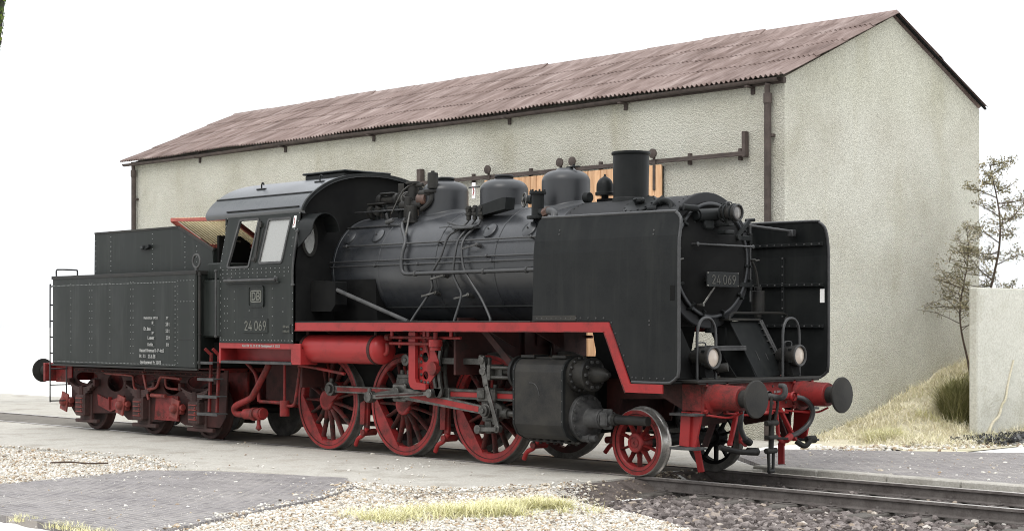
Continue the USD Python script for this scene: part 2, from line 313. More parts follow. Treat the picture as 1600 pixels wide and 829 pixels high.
# pebble-dash render on the shed: coarse grit, large grey-green patches, streaks of dirt running down
M['pebbledash'] = usdkit.material(stage, '/World/Looks/pebbledash', {
    'g': ('geometry', {}), 'n': ('noise_texture', {'scale': .55, 'detail': 8.0, 'roughness': .62}),
    'r': ('rgb_ramp', {'ramp': [(.28, (.37, .355, .29)), (.45, (.45, .435, .375)), (.62, (.505, .495, .435)), (.8, (.42, .405, .34))]}),
    'mp': ('mapping', {'scale': (.9, .9, .16)}), 'st': ('noise_texture', {'scale': 1.1, 'detail': 5.0, 'roughness': .6}), 'sr': ('rgb_ramp', {'ramp': [(.55, (1, 1, 1)), (.78, (.80, .77, .69))]}),
    'x': ('mix_color', {'blend_type': 'multiply', 'fac': .8, 'use_clamp': False}),
    'sp': ('separate_xyz', {}), 'hz': ('map_range', {'from_min': 5.2, 'from_max': 6.1, 'to_min': 0., 'to_max': .45, 'clamp': True}),
    'hz2': ('map_range', {'from_min': 1.6, 'from_max': .0, 'to_min': 0., 'to_max': .25, 'clamp': True}), 'hm': ('math', {'math_type': 'maximum'}), 'hn': ('math', {'math_type': 'multiply'}),
    'x2': ('mix_color', {'b': (.30, .30, .20), 'use_clamp': False}),
    'v': ('noise_texture', {'scale': 34., 'detail': 5.0, 'roughness': .7}), 'v2': ('voronoi_texture', {'scale': 50., 'feature': 'smooth_f1', 'smoothness': .6}), 'hh': ('math', {'math_type': 'subtract'}),
    'vr': ('rgb_ramp', {'ramp': [(.3, (.68, .68, .67)), (.7, (1.2, 1.2, 1.18))]}), 'x3': ('mix_color', {'blend_type': 'multiply', 'fac': 1.0, 'use_clamp': False}),
    'b': ('bump', {'strength': .9, 'distance': .022}), 'p': ('principled_bsdf', {'roughness': .92, 'specular_ior_level': .2})},
    [('g.position', 'n.vector'), ('n.fac', 'r.fac'), ('g.position', 'mp.vector'), ('mp.vector', 'st.vector'), ('st.fac', 'sr.fac'), ('r.color', 'x.a'), ('sr.color', 'x.b'),
     ('g.position', 'sp.vector'), ('sp.z', 'hz.value'), ('sp.z', 'hz2.value'), ('hz.result', 'hm.value1'), ('hz2.result', 'hm.value2'), ('hm.value', 'hn.value1'), ('st.fac', 'hn.value2'), ('hn.value', 'x2.fac'), ('x.result', 'x2.a'),
     ('g.position', 'v.vector'), ('g.position', 'v2.vector'), ('v.fac', 'hh.value1'), ('v2.distance', 'hh.value2'), ('hh.value', 'b.height'), ('v.fac', 'vr.fac'), ('x2.result', 'x3.a'), ('vr.color', 'x3.b'),
     ('x3.result', 'p.base_color'), ('b.normal', 'p.normal')], surface='p.BSDF')
# weathered corrugated sheet: pinkish brown, pale bloom and dark rust, tone differs from sheet to sheet
M['sheet_rust'] = usdkit.material(stage, '/World/Looks/sheet_rust', {
    'g': ('geometry', {}), 'o': ('object_info', {}), 'mp': ('mapping', {'scale': (2.2, .5, .5)}), 'n': ('noise_texture', {'scale': 1.6, 'detail': 8.0, 'roughness': .68}),
    'r': ('rgb_ramp', {'ramp': [(.25, (.065, .043, .036)), (.42, (.142, .099, .085)), (.58, (.225, .170, .152)), (.78, (.36, .30, .275))]}),
    'ir': ('map_range', {'from_min': 0., 'from_max': 1., 'to_min': .93, 'to_max': 1.07}), 'h': ('hsv', {'hue': .5, 'saturation': 1.0, 'fac': 1.0}),
    'n2': ('noise_texture', {'scale': 50., 'detail': 3.0}), 'b': ('bump', {'strength': .2, 'distance': .006}), 'p': ('principled_bsdf', {'roughness': .75, 'specular_ior_level': .3})},
    [('g.position', 'mp.vector'), ('mp.vector', 'n.vector'), ('n.fac', 'r.fac'), ('o.random', 'ir.value'), ('ir.result', 'h.value'), ('r.color', 'h.color'), ('h.color', 'p.base_color'), ('g.position', 'n2.vector'), ('n2.fac', 'b.height'), ('b.normal', 'p.normal')], surface='p.BSDF')
M['door_wood'] = usdkit.material(stage, '/World/Looks/door_wood', {
    'g': ('geometry', {}), 'o': ('object_info', {}), 'mp': ('mapping', {'scale': (16., 16., .9)}), 'n': ('noise_texture', {'scale': 1.6, 'detail': 7.0, 'roughness': .65, 'distortion': .6}),
    'r': ('rgb_ramp', {'ramp': [(.3, (.42, .23, .115)), (.55, (.60, .365, .205)), (.75, (.70, .47, .29))]}), 'ir': ('map_range', {'from_min': 0., 'from_max': 1., 'to_min': .82, 'to_max': 1.12}),
    'h': ('hsv', {'hue': .5, 'saturation': 1.0, 'fac': 1.0}), 'p': ('principled_bsdf', {'roughness': .7, 'specular_ior_level': .3}), 'b': ('bump', {'strength': .2, 'distance': .004})},
    [('g.position', 'mp.vector'), ('mp.vector', 'n.vector'), ('n.fac', 'r.fac'), ('o.random', 'ir.value'), ('ir.result', 'h.value'), ('r.color', 'h.color'), ('h.color', 'p.base_color'), ('n.fac', 'b.height'), ('b.normal', 'p.normal')], surface='p.BSDF')
def stone_mat(name, ramp):
    M[name] = usdkit.material(stage, '/World/Looks/' + name, {'g': ('geometry', {}), 'at': ('attribute', {'attribute': 'tone'}), 'sx': ('separate_xyz', {}), 'r': ('rgb_ramp', {'ramp': ramp}), 'n': ('noise_texture', {'scale': 40., 'detail': 3.0}), 'nr': ('rgb_ramp', {'ramp': [(.3, (.75, .75, .75)), (.7, (1.15, 1.15, 1.15))]}),
        'x': ('mix_color', {'blend_type': 'multiply', 'fac': 1.0, 'use_clamp': False}), 'p': ('principled_bsdf', {'roughness': .85, 'specular_ior_level': .25})},
        [('at.vector', 'sx.vector'), ('sx.x', 'r.fac'), ('g.position', 'n.vector'), ('n.fac', 'nr.fac'), ('r.color', 'x.a'), ('nr.color', 'x.b'), ('x.result', 'p.base_color')], surface='p.BSDF')
stone_mat('stone_ballast', [(0, (.05, .041, .037)), (.35, (.105, .088, .081)), (.7, (.165, .142, .133)), (.9, (.235, .205, .19)), (.97, (.31, .25, .19)), (1, (.46, .43, .39))])
stone_mat('stone_white', [(0, (.64, .62, .575)), (.5, (.52, .495, .44)), (.74, (.45, .39, .30)), (.87, (.38, .28, .18)), (.95, (.25, .195, .145)), (1, (.12, .105, .085))])
stone_mat('stone_rubble', [(0, (.10, .08, .065)), (.3, (.22, .18, .14)), (.6, (.36, .30, .22)), (.85, (.46, .40, .31)), (1, (.6, .56, .48))])
stone_mat('stone_coal', [(0, (.010, .010, .011)), (.6, (.03, .03, .032)), (.85, (.09, .09, .09)), (1, (.26, .26, .25))])
stone_mat('blade_straw', [(0, (.86, .80, .64)), (.45, (.78, .72, .53)), (.75, (.70, .65, .46)), (.93, (.54, .53, .30)), (1, (.42, .31, .19))])
stone_mat('blade_olive', [(0, (.09, .095, .035)), (.4, (.16, .16, .06)), (.75, (.27, .255, .12)), (1, (.46, .41, .25))])
stone_mat('blade_green', [(0, (.74, .69, .42)), (.4, (.62, .60, .31)), (.75, (.70, .65, .45)), (1, (.46, .46, .20))])
stone_mat('leaf_olive', [(0, (.12, .11, .068)), (.4, (.19, .172, .10)), (.7, (.27, .25, .145)), (1, (.38, .31, .20))])
stone_mat('leaf_green', [(0, (.15, .15, .06)), (.5, (.24, .235, .10)), (1, (.38, .34, .17))])
stone_mat('leaf_bright', [(0, (.03, .05, .015)), (.5, (.07, .11, .02)), (.85, (.14, .2, .03)), (1, (.3, .36, .04))])
paint('twig_bark', (.085, .062, .048), (.05, .038, .03), .85, 9.0, .2, .2)
paint('mossy_bark', (.055, .05, .042), (.03, .035, .018), .9, 5.0, .4, .2)

# ---------------------------------------------------------------- setting: ground, crossing, paving, road
def fbm(x, y, s=1.0, seed=0, o=4):
    p = np.stack([np.asarray(x) * s, np.asarray(y) * s, np.zeros_like(np.asarray(x, float)) + .37], -1)
    return meshkit.fbm(p, o, seed)
def sheet(xs, ys, zf):
    X, Y = np.meshgrid(xs, ys); Z = zf(X, Y); n, m = len(xs), len(ys)
    v = np.stack([X.ravel(), Y.ravel(), Z.ravel()], 1); i = np.arange(n * m).reshape(m, n)
    return v, np.stack([i[:-1, :-1].ravel(), i[:-1, 1:].ravel(), i[1:, 1:].ravel(), i[1:, :-1].ravel()], 1)
def sm(a, b, x): t = np.clip((x - a) / (b - a), 0, 1); return t * t * (3 - 2 * t)
def rough_poly(pts, amp=.12, step=.12, seed=1):
    p = sg.Polygon(pts).segmentize(step); c = np.array(p.exterior.coords)[:-1]
    d = np.stack([fbm(c[:, 0], c[:, 1], 1.9, seed) - .5, fbm(c[:, 0], c[:, 1], 1.9, seed + 50) - .5], 1)
    return sg.Polygon(c + d * amp * 2).buffer(0)
import shapely
near_slab = rough_poly([(-30, -.795), (-30, -4.0), (-6, -4.15), (-2.6, -3.75), (-.7, -4.3), (.4, -3.9), (2.0, -3.50), (3.2, -4.25), (3.9, -4.42), (4.35, -3.95), (4.55, -3.0), (4.45, -2.0), (4.5, -.795)], .16)
near_slab = near_slab.union(sg.box(-30, -1.6, 3.2, -.8)).intersection(sg.box(-40, -9, 20, -.795))
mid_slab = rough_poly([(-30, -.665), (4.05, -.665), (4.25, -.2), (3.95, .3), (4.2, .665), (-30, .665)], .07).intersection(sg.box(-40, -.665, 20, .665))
shapely.prepare(near_slab); shapely.prepare(mid_slab)
def slab_near(X, Y, w=.55):
    """1 on the crossing, falling to 0 at w metres from its broken edge"""
    X, Y = np.asarray(X, float), np.asarray(Y, float); out = np.zeros(X.shape); k = (X > 2) & (X < 6) & (Y > -6) & (Y < 1.3)
    if k.any():
        q = shapely.points(X[k], Y[k]); out[k] = 1 - sm(0, w, np.minimum(shapely.distance(near_slab, q), shapely.distance(mid_slab, q)))
    return out
def in_ballast(X, Y):
    """1 where the dark track ballast lies at the right end"""
    edge = np.interp(X, [4.3, 4.75, 5.3, 6.6, 8.6, 14], [-1.2, -2.5, -2.85, -3.35, -4.2, -5.6]) + .40 * (fbm(X, Y, 1.3, 5) - .5)
    return sm(4.0, 4.5, X + .5 * (fbm(X, Y, 1.2, 9) - .5)) * sm(-.25, .1, Y - edge) * sm(1.55, 1.25, Y)
def ground_z(X, Y):
    z = -.045 + .03 * (fbm(X, Y, .9, 2) - .5) - .185 * in_ballast(X, Y)
    z = z - .05 * sm(5.0, 9.0, X) * sm(-3.2, -5.0, Y)
    z = z - .14 * sm(-8.55, -8.75, Y) * sm(9, 6, X)
    k = slab_near(X, Y)
    return z * (1 - k) + np.maximum(z, -.035) * k
def grow(a, b, n, far): return np.concatenate([a - np.geomspace(1, far, 14)[::-1], np.linspace(a, b, n), b + np.geomspace(1, far, 14)])
top('ground', sheet(grow(-9, 14, 140, 900), grow(-11, 6, 110, 900), ground_z), 'pale_sand', True, kind='structure')
# the white gravel in the foreground is a thin bed over the sand, stones on top of it
def flat(p, z, t=.05, zf=None):
    v, f = ext(p, z - t, z, 'xy'); return v, f
top('concrete_crossing', flat(near_slab, -.008, .12), 'concrete_slab', 20, kind='structure')
top('concrete_crossing', flat(mid_slab, -.010, .12), 'slab_grime_shade', 20, kind='structure')
far_slab = rough_poly([(-30, .795), (4.75, .795), (4.9, 1.24), (3.2, 2.5), (2.4, 4.2), (1.95, 5.75), (-30, 5.75)], .12).intersection(sg.box(-40, .795, 20, 5.70))
top('concrete_crossing', flat(far_slab, -.012, .12), 'concrete_slab', 20, kind='structure')
paving = rough_poly([(.1, -8.56), (-.1, -7.2), (-.64, -4.75), (.2, -4.15), (2.04, -3.52), (3.1, -4.15), (3.75, -5.2), (5.13, -8.14), (5.3, -8.56)], .09, seed=21).intersection(sg.box(-5, -8.56, 9, 0))
top('brick_paving', flat(paving, -.001, .10), 'cobbles', 20, kind='structure')
road = sg.Polygon([(4.75, 1.46), (3.4, 2.6), (2.9, 3.97), (6.0, 6.1), (9, 8.0), (16, 10), (16, 1.46)])
top('cobbled_road', flat(road, .012, .12), 'cobbles', 20, kind='structure')
sandy = rough_poly([(-4, -8.72), (-4, -12), (7, -12), (7, -8.72)], .06, seed=31)
top('sandy_verge', flat(sandy, -.13, .06), 'straw_soil', 20, kind='structure')
def mound_z(X, Y):
    h = 1.30 * sm(6.0, 12.0, Y) * sm(4.75, 2.2, X)
    return -.03 + h * (.72 + .56 * fbm(X, Y, 1.1, 3)) + .22 * (fbm(X, Y, 2.2, 8) - .5) * sm(4.9, 4.2, X)
top('grassy_bank', sheet(np.linspace(1.7, 5.0, 50), np.linspace(5.4, 14, 110), mound_z), 'straw_soil', True, kind='structure')

# ---------------------------------------------------------------- track
trk = thing('railway_track', 'two steel rails sunk in the concrete crossing and bare on dark ballast at right', 'railway track', (5, 0, -.17))
def rail_profile(y):
    p = [(-.0335, 0), (-.036, -.008), (-.036, -.030), (-.012, -.042), (-.008, -.055), (-.008, -.125), (-.062, -.143), (-.062, -.152), (.062, -.152), (.062, -.143), (.008, -.125), (.008, -.055), (.012, -.042), (.036, -.030), (.036, -.008), (.0335, 0)]
    return sg.Polygon([(y + a, b) for a, b in p])
for y in (-.755, .755):
    r_ = part(trk, 'rail', ext(rail_profile(y), -60, 40, 'yz'), 'rail_side', 30)
    part(r_, 'running_surface', box(-60, 40, y - .030, y + .030, -.004, .0015, .001), 'rail_head', False)
xs = np.arange(4.35, 16, .62)
for k, x in enumerate(xs):
    a = random.uniform(-.02, .02); l = 1.28 + random.uniform(-.03, .05)
    v, f = box(-.12, .12, -l, l, -.26, -.158, .012)
    v = v + [0, 0, 0]; v[:, 0] += v[:, 1] * a + x; v[:, 2] += (fbm(v[:, 0], v[:, 1], 3, 4) - .5) * .012
    s_ = part(trk, 'sleeper', (v, f), 'timber_grey', False)
    for y in (-.755, .755):
        b = MB().add(box(x - .10, x + .10, y - .17, y + .17, -.159, -.147, .003))
        for sg_ in (-1, 1):
            b.add(box(x - .045, x + .045, y + sg_ * .095 - .035, y + sg_ * .095 + .035, -.147, -.125, .008))
            b.add(cyl((x, y + sg_ * .10, -.13), (x, y + sg_ * .10, -.095), .018, n=6))
        part(s_, 'rail_chair', b, 'rail_side', 30)
kb = thing('kerb', 'low pale concrete kerb between the far rail and the cobbled road', 'kerb', (8, 1.36, 0))
x = 4.72
while x < 16:
    L = 1.05 + random.uniform(-.02, .02)
    v, f = box(x, x + L - .018, 1.25, 1.46, -.2, .028, .014); v[:, 2] += random.uniform(-.008, .008); v[:, 1] += random.uniform(-.008, .008)
    part(kb, 'kerb_stone', (v, f), 'kerb_concrete', 30); x += L

# ---------------------------------------------------------------- shed
YB, XG, XL, YR, YE, ZE, ZR = 5.76, 1.89, -18.12, 8.93, 11.87, 5.97, 7.40
shed = thing('shed', 'long pebble-dashed shed with rusty corrugated roof behind the locomotive', 'shed', (-8, 8.8, 0))
w = part(shed, 'wall', ext(sg.Polygon([(YB, -.2), (YE, -.2), (YE, ZE), (YR, ZR - .04), (YB, ZE)]), XL, XG, 'yz'), 'pebbledash', 20)
plinth = part(shed, 'door_opening', box(-5.15, -.72, YB - .012, YB + .05, -.1, 4.68, .003), 'soot_black', False)
def roof_side(y0, z0, y1, z1, nrow, ncol, over):
    """rows of corrugated sheets from the ridge (y0,z0) to the eave (y1,z1)"""
    dy, dz = y1 - y0, z1 - z0; L = math.hypot(dy, dz); ty, tz = dy / L, dz / L; ny, nz = (-tz, ty) if ty > 0 else (tz, -ty)
    if nz < 0: ny, nz = -ny, -nz
    x0, x1 = XL - .25, XG + .10; W = (x1 - x0) / ncol; pitch = .104; row = L / nrow
    for r in range(nrow):
        for c in range(ncol):
            a, b = round((x0 + c * W) / pitch) * pitch - .05, round((x0 + (c + 1) * W) / pitch) * pitch + .05
            n = int((b - a) / pitch * 6); xs = np.linspace(a, b, n)
            s0, s1 = r * row - (.10 if r else 0), (r + 1) * row + (over if r == nrow - 1 else 0)
            wave = .024 * np.cos(2 * math.pi * xs / pitch) ; j0, j1 = rng.uniform(-.012, .012, 2); tilt = rng.uniform(-.008, .008)
            rowv = []
            for s, lift in ((s0, .004), (s0 * .5 + s1 * .5, .010), (s1, .022)):
                ss = s + (xs - a) * tilt + (j0 if s == s1 else 0)
                sag = -.035 * np.sin((xs - x0) * 1.1) * .5 + .03 * (fbm(xs, ss * 0 + s, .8, 14) - .5)
                hh = wave + lift + .004 * (c % 2) + j1 * .25 + sag
                rowv.append(np.stack([xs, y0 + ty * ss + ny * hh, z0 + tz * ss + nz * hh], 1))
            up = np.vstack(rowv); i = np.arange(n - 1)
            dn = up - np.array([0, ny, nz]) * .008
            q = lambda k: np.stack([k * n + i, k * n + i + 1, (k + 1) * n + i + 1, (k + 1) * n + i], 1)
            f = np.vstack([q(0), q(1)]); m = len(up)
            if ty < 0: f = f[:, ::-1]
            edge = np.stack([2 * n + i, 2 * n + i + 1, m + 2 * n + i + 1, m + 2 * n + i], 1)
            part(shed, 'roof_sheet', (np.vstack([up, dn]), np.vstack([f, f[:, ::-1] + m, edge])), 'sheet_rust', 60)
roof_side(YR, ZR + .03, YB - .12, ZE + .04, 4, 24, .10)
roof_side(YR, ZR + .03, YE + .03, ZE + .065, 2, 12, .06)
cap = MB()
for k in range(14):
    a, b = XL - .26 + k * 1.45, XL - .26 + (k + 1) * 1.45 + .06
    o = .006 * (k % 2) - .03 * .5 * math.sin((a - XL + .25) * 1.1)
    cap.add(ext(sg.Polygon([(YR - .17, ZR - .035 + o), (YR, ZR + .085 + o), (YR + .17, ZR - .035 + o), (YR + .16, ZR - .05 + o), (YR, ZR + .065 + o), (YR - .16, ZR - .05 + o)]), a, min(b, XG + .12), 'yz'))
part(shed, 'ridge_cap', cap, 'sheet_rust', 20)
part(shed, 'verge_board', ext(sg.Polygon([(YR, ZR + .015), (YE + .09, ZE + .035), (YE + .09, ZE + .005), (YR, ZR - .02)]), XG + .055, XG + .10, 'yz'), 'soot_black', 20)
part(shed, 'rafter_plate', box(XL - .1, XG + .02, YB - .06, YB + .02, ZE - .10, ZE - .005), 'rusty_iron', 30)
# gutter, its brackets and the two downpipes
gy, gz = YB - .13, 5.93
a = np.linspace(math.pi, 2 * math.pi, 9); g = [(gy + .062 * math.cos(t), gz + .062 * math.sin(t)) for t in a] + [(gy + .052 * math.cos(t), gz + .052 * math.sin(t)) for t in a[::-1]]
gx = np.linspace(XL - .3, XG - .02, 40)
G_ = MB()
pr = np.array(g + [g[0]])[:-1]; n_ = len(pr); V = []
for x in gx: V.append(np.stack([np.full(n_, x), pr[:, 0], pr[:, 1] + .022 * math.sin(x * .55 + 1.0) + .02 * (fbm([x], [0.], .6, 6)[0] - .5)], 1))
V = np.vstack(V); i = np.arange(n_); j = (i + 1) % n_
part(shed, 'gutter', (V, np.vstack([np.stack([k * n_ + i, k * n_ + j, (k + 1) * n_ + j, (k + 1) * n_ + i], 1)[:, ::-1] for k in range(len(gx) - 1)])), 'rusty_iron', 50)
for bx in (-15.2, -11.8, -8.7, -4.6, -1.6, 1.25):
    part(shed, 'gutter_bracket', join(box(bx - .035, bx + .035, YB - .21, YB + .005, 5.845, 5.872), box(bx - .04, bx + .04, YB - .03, YB - .002, 5.74, 5.90), box(bx - .03, bx + .03, YB - .06, YB - .02, 5.87, 6.06)), 'rusty_iron', 30)
for px, ztop in ((1.62, 5.72), (-18.02, 5.75)):
    dp = part(shed, 'downpipe', tube([(px, YB - .10, -.05), (px, YB - .10, 3), (px, YB - .10, ztop)], .058, 14, 2), 'rusty_iron', 60)
    part(dp, 'collar', join(cyl((px, YB - .10, ztop - .17), (px, YB - .10, ztop), .072, n=16), cyl((px, YB - .10, 2.6), (px, YB - .10, 2.72), .070, n=16)), 'rusty_iron', 40)
    part(dp, 'outlet', tube([(px, YB - .10, ztop - .03), (px, YB - .11, ztop + .08), (px + .03, gy, gz - .05)], .048, 12, 4), 'rusty_iron', 60)
    part(dp, 'pipe_clip', join(*[box(px - .085, px + .085, YB - .09, YB + .01, z, z + .05) for z in (1.3, 3.4, 5.0)]), 'rusty_iron', 30)
# sliding door of planks on an iron rail
part(shed, 'door_rail', join(box(-7.17, 1.18, YB - .115, YB - .045, 4.735, 4.80), box(-7.17, 1.18, YB - .125, YB - .10, 4.722, 4.745)), 'rusty_iron', 30)
for k, rx in enumerate((-6.9, -5.6, -4.0, -2.2, -.1, 1.0)): part(shed, 'rail_bracket', box(rx - .03, rx + .03, YB - .06, YB + .01, 4.66, 4.86), 'rusty_iron', 30)
part(shed, 'rail_stop', box(1.10, 1.17, YB - .13, YB - .02, 4.70, 5.13), 'rusty_iron', 30)
part(shed, 'rail_stop', box(-7.20, -7.08, YB - .13, YB - .02, 4.70, 5.05), 'rusty_iron', 30)
for x0, x1 in ((-5.2, -2.96), (-2.93, -.68)):
    d_ = part(shed, 'door', box(x0 + .01, x1 - .01, YB - .075, YB - .055, .02, 4.66), 'soot_black', False)
    n_ = 14
    for k in range(n_):
        a, b = x0 + (x1 - x0) * k / n_, x0 + (x1 - x0) * (k + 1) / n_
        part(d_, 'plank', box(a + .004, b - .004, YB - .115 - random.uniform(0, .006), YB - .075, .01, 4.70, .006), 'door_wood', 30)
    for hx in (x0 + .14, x1 - .15):
        part(d_, 'hanger', join(box(hx - .03, hx + .03, YB - .145, YB - .12, 4.26, 4.86, .008), lathe([(0, 0), (.085, 0), (.085, .03), (.03, .05), (0, .05)], (hx, YB - .15, 4.90), (0, -1, 0), 16)), 'rusty_iron', 40)

# ---------------------------------------------------------------- concrete boundary wall
cw = thing('concrete_wall', 'short grey concrete wall with a bare root on it at the right edge', 'wall', (3.94, 11.5, 0))
v, f = sheet(np.linspace(8.16, 15, 60), np.linspace(-.1, 2.53, 28), lambda X, Y: X * 0)
part(cw, 'slab', box(3.86, 4.025, 8.16, 15, -.1, 2.52, .02), 'cast_concrete', 30)
part(cw, 'root', tube([(4.03, 8.38, .0), (4.045, 8.46, .10), (4.035, 8.62, .26), (4.05, 8.80, .38), (4.035, 8.92, .55), (4.05, 9.02, .66), (4.035, 9.14, .95), (4.04, 9.3, 1.3)], .028, 7, 6, .016), 'straw_soil', 60)

# ---------------------------------------------------------------- steam locomotive (front towards +x, rail tops at z = 0)
loco = thing('steam_locomotive', 'black steam locomotive with red wheels and frame, smoke deflectors and number 24 069', 'locomotive', (0, 0, 0))
BZ = 2.72                                   # boiler axis
def spoked_wheel(parent, name, x, s, R, nsp, hub, crank=None, cw=None, red='red_paint', tread='tyre_grimy', yo=.82, rimw=.14, face='red_paint', ph=0.0):
    X = np.array([x, 0, R])
    sd = lambda m: side(m, s)
    w_ = part(parent, name, sd(lathe([(R - .065, .12), (R + .028, .12), (R + .028, .14), (R + .012, .155), (R, .175), (R - .004, .255), (R - .012, .262), (R - .065, .262), (R - .065, .12)], (x, -.56, R), (0, -1, 0), 56)), tread, 30)
    part(w_, 'rim', sd(lathe([(R - .014, .266), (R - .060, .268), (R - .066, .258), (R - rimw + .012, .255), (R - rimw, .245), (R - rimw, .15), (R - .06, .14), (R - .014, .266)], (x, -.56, R), (0, -1, 0), 56)), face, 30)
    part(w_, 'rim_groove', sd(lathe([(R - .058, .262), (R - .060, .2695), (R - .067, .2695), (R - .070, .25)], (x, -.56, R), (0, -1, 0), 56)), 'red_dark', 30)
    part(w_, 'hub', sd(lathe([(0, .10), (hub, .10), (hub, .285), (hub - .012, .30), (hub * .62, .302), (hub * .60, .294), (hub * .5, .294), (hub * .48, .302), (.02, .302), (.018, .292), (0, .292)], (x, -.56, R), (0, -1, 0), 32)), face, 30)
    for k in range(nsp):
        a = ph + 2 * math.pi * (k + .5) / nsp
        c, sn = math.cos(a), math.sin(a)
        V = []
        for rr, hw, d0, d1 in ((hub * .9, .036 * R + .006, .14, .275), (R * .45, .025 * R + .004, .15, .25), (R - rimw + .01, .024 * R + .008, .15, .245)):
            for q in range(8):
                t = 2 * math.pi * q / 8
                l = math.cos(t) * hw; dd = (d0 + d1) / 2 + math.sin(t) * (d1 - d0) / 2
                V.append((x + c * rr - sn * l, -.56 - dd, R + sn * rr + c * l))
        f = [[r_ * 8 + i, r_ * 8 + (i + 1) % 8, (r_ + 1) * 8 + (i + 1) % 8, (r_ + 1) * 8 + i] for r_ in range(2) for i in range(8)]
        m = trimesh.Trimesh(np.array(V), np.vstack([np.array(f)[:, [0, 1, 2]], np.array(f)[:, [0, 2, 3]]]), process=False)
        vol = m.volume
        F_ = m.faces if vol > 0 else m.faces[:, ::-1]
        part(w_, 'spoke', sd((np.array(V), np.array(F_))), red, 60)
    if cw is not None:                      # counterweight: chord segment
        t = np.linspace(cw[0] - cw[1], cw[0] + cw[1], 18); Rr = R - rimw + .02
        pl = sg.Polygon([(x + Rr * math.cos(q), R + Rr * math.sin(q)) for q in t])
        part(w_, 'counterweight', sd(ext(pl, -.56 - .262, -.56 - .15, 'xz')), face, 30)
    if crank:
        px, pz = x + crank[0], R + crank[1]
        pl = sg.LineString([(x, R), (px, pz)]).buffer(.10)
        part(w_, 'crank_boss', sd(ext(pl, -.56 - .305, -.56 - .15, 'xz')), 'red_dirty', 30)
    return w_
CR = (.272, .188)                           # crank pin offset from the axle
for s in (-1, 1):
    for i, x in enumerate((-1.8, 0, 1.8)):
        cr = CR if s < 0 else (-CR[1], CR[0])
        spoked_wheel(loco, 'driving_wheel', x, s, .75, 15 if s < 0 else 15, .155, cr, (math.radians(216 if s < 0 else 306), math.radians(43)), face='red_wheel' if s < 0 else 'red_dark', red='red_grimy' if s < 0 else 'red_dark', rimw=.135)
    spoked_wheel(loco, 'leading_wheel', 4.5, s, .425, 10, .125, None, None, 'red_dirty' if s < 0 else 'soot_black', 'tyre_steel' if s < 0 else 'tyre_grimy', rimw=.115, face='red_wheel' if s < 0 else 'soot_black')  # far wheels: shade beneath the engine put into darker colours, not soot
for x, r_, R in ((-1.8, .09, .75), (0, .09, .75), (1.8, .09, .75), (4.5, .075, .425)):
    part(loco, 'axle', cyl((x, -.70, R), (x, .70, R), r_, n=20), 'dirty_black')
# --- frames
fr = poly([(-3.75, .70), (-2.6, .62), (-2.45, .45), (-1.3, .45), (-1.1, .58), (-.72, .58), (-.5, .45), (.5, .45), (.75, .58), (1.05, .58), (1.3, .45), (2.3, .45), (2.6, .62), (3.2, .62), (3.9, .62), (4.0, .95), (4.95, .98), (5.15, .62), (5.70, .72), (5.70, 1.20), (4.9, 1.22), (4.6, 1.30), (2.7, 1.30), (2.5, 1.22), (-1.7, 1.22), (-1.8, 1.3), (-3.75, 1.3)])
fr = fr.difference(ops.unary_union([affinity.scale(sg.Point(x, 1.02).buffer(.13), 1.8, .8) for x in (-.9, .9, 2.75)]))
for s in (-1, 1):
    part(loco, 'frame_plate', side(ext(fr, -.56, -.53, 'xz'), s), 'red_dark', 30)
part(loco, 'frame_stretcher', [box(x - .03, x + .03, -.53, .53, .70, 1.2) for x in (-3.6, -2.9, -.9, .9, 2.7, 3.75, 5.2)], 'red_dark', 30)
part(loco, 'ash_pan', ext(poly([(-.62, .55), (.62, .55), (.72, 1.2), (.78, 1.98), (-.78, 1.98), (-.72, 1.2)]), -1.66, .25, 'yz'), 'soot_black', 30)
part(loco, 'boiler_stay', [box(1.0, 1.04, -.7, .7, 1.2, 2.0)], 'red_dark', 30)
part(loco, 'smokebox_saddle', join(ext(poly([(-.62, 1.25), (.62, 1.25), (.55, 1.55), (.70, 2.15), (-.70, 2.15), (-.55, 1.55)]), 3.55, 4.25, 'yz'), box(3.45, 4.35, -.7, .7, 1.22, 1.30)), 'soot_black', 30)
part(loco, 'cylinder_casting', box(3.05, 3.75, -.98, .98, .50, 1.28, .03), 'soot_black', 30)
# --- boiler
bo = part(loco, 'boiler', lathe([(0, -1.70), (.822, -1.70), (.822, -.60), (.82, .66), (.82, 1.9), (.82, 2.96), (0, 2.96)], (0, 0, BZ), (1, 0, 0), 96), 'black_boiler', 40)
for x in (-1.66, -.61, .66, 1.88, 2.94):
    part(bo, 'boiler_band', lathe([(.80, -.020), (.823, -.020), (.829, -.014), (.829, .014), (.823, .020), (.80, .020)], (x, 0, BZ), (1, 0, 0), 96), 'black_boiler', 30)
for zz in (2.16,):
    for s in (-1, 1): part(bo, 'lagging_seam', side(box(-1.6, 2.9, -.615, -.598, zz - .012, zz + .012, .003), s), 'black_paint')
part(loco, 'firebox_side', ext(poly([(-.77, 1.94), (-.80, 2.2), (-.81, 2.6), (-.77, 2.75), (.77, 2.75), (.81, 2.6), (.80, 2.2), (.77, 1.94)], .03), -1.69, -.66, 'yz'), 'soot_black', 40)
sb = part(loco, 'smokebox', lathe([(.78, 2.97), (.838, 2.97), (.838, 4.93), (.858, 4.93), (.862, 4.936), (.862, 4.985), (.852, 4.995), (.72, 4.995), (.70, 4.985), (.70, 4.93)], (0, 0, BZ), (1, 0, 0), 96), 'smokebox_paint', 30)
R_ = []
for x in (3.03, 4.86):
    for t in np.linspace(0, 2 * math.pi, 60, endpoint=False): R_.append((x, .838 * math.cos(t), BZ + .838 * math.sin(t)))
bb = MB()
for q in R_: bb.add(rivets([q], (0, q[1], q[2] - BZ), .012))
part(sb, 'rivet', bb, 'black_paint', 40, kind='stuff')
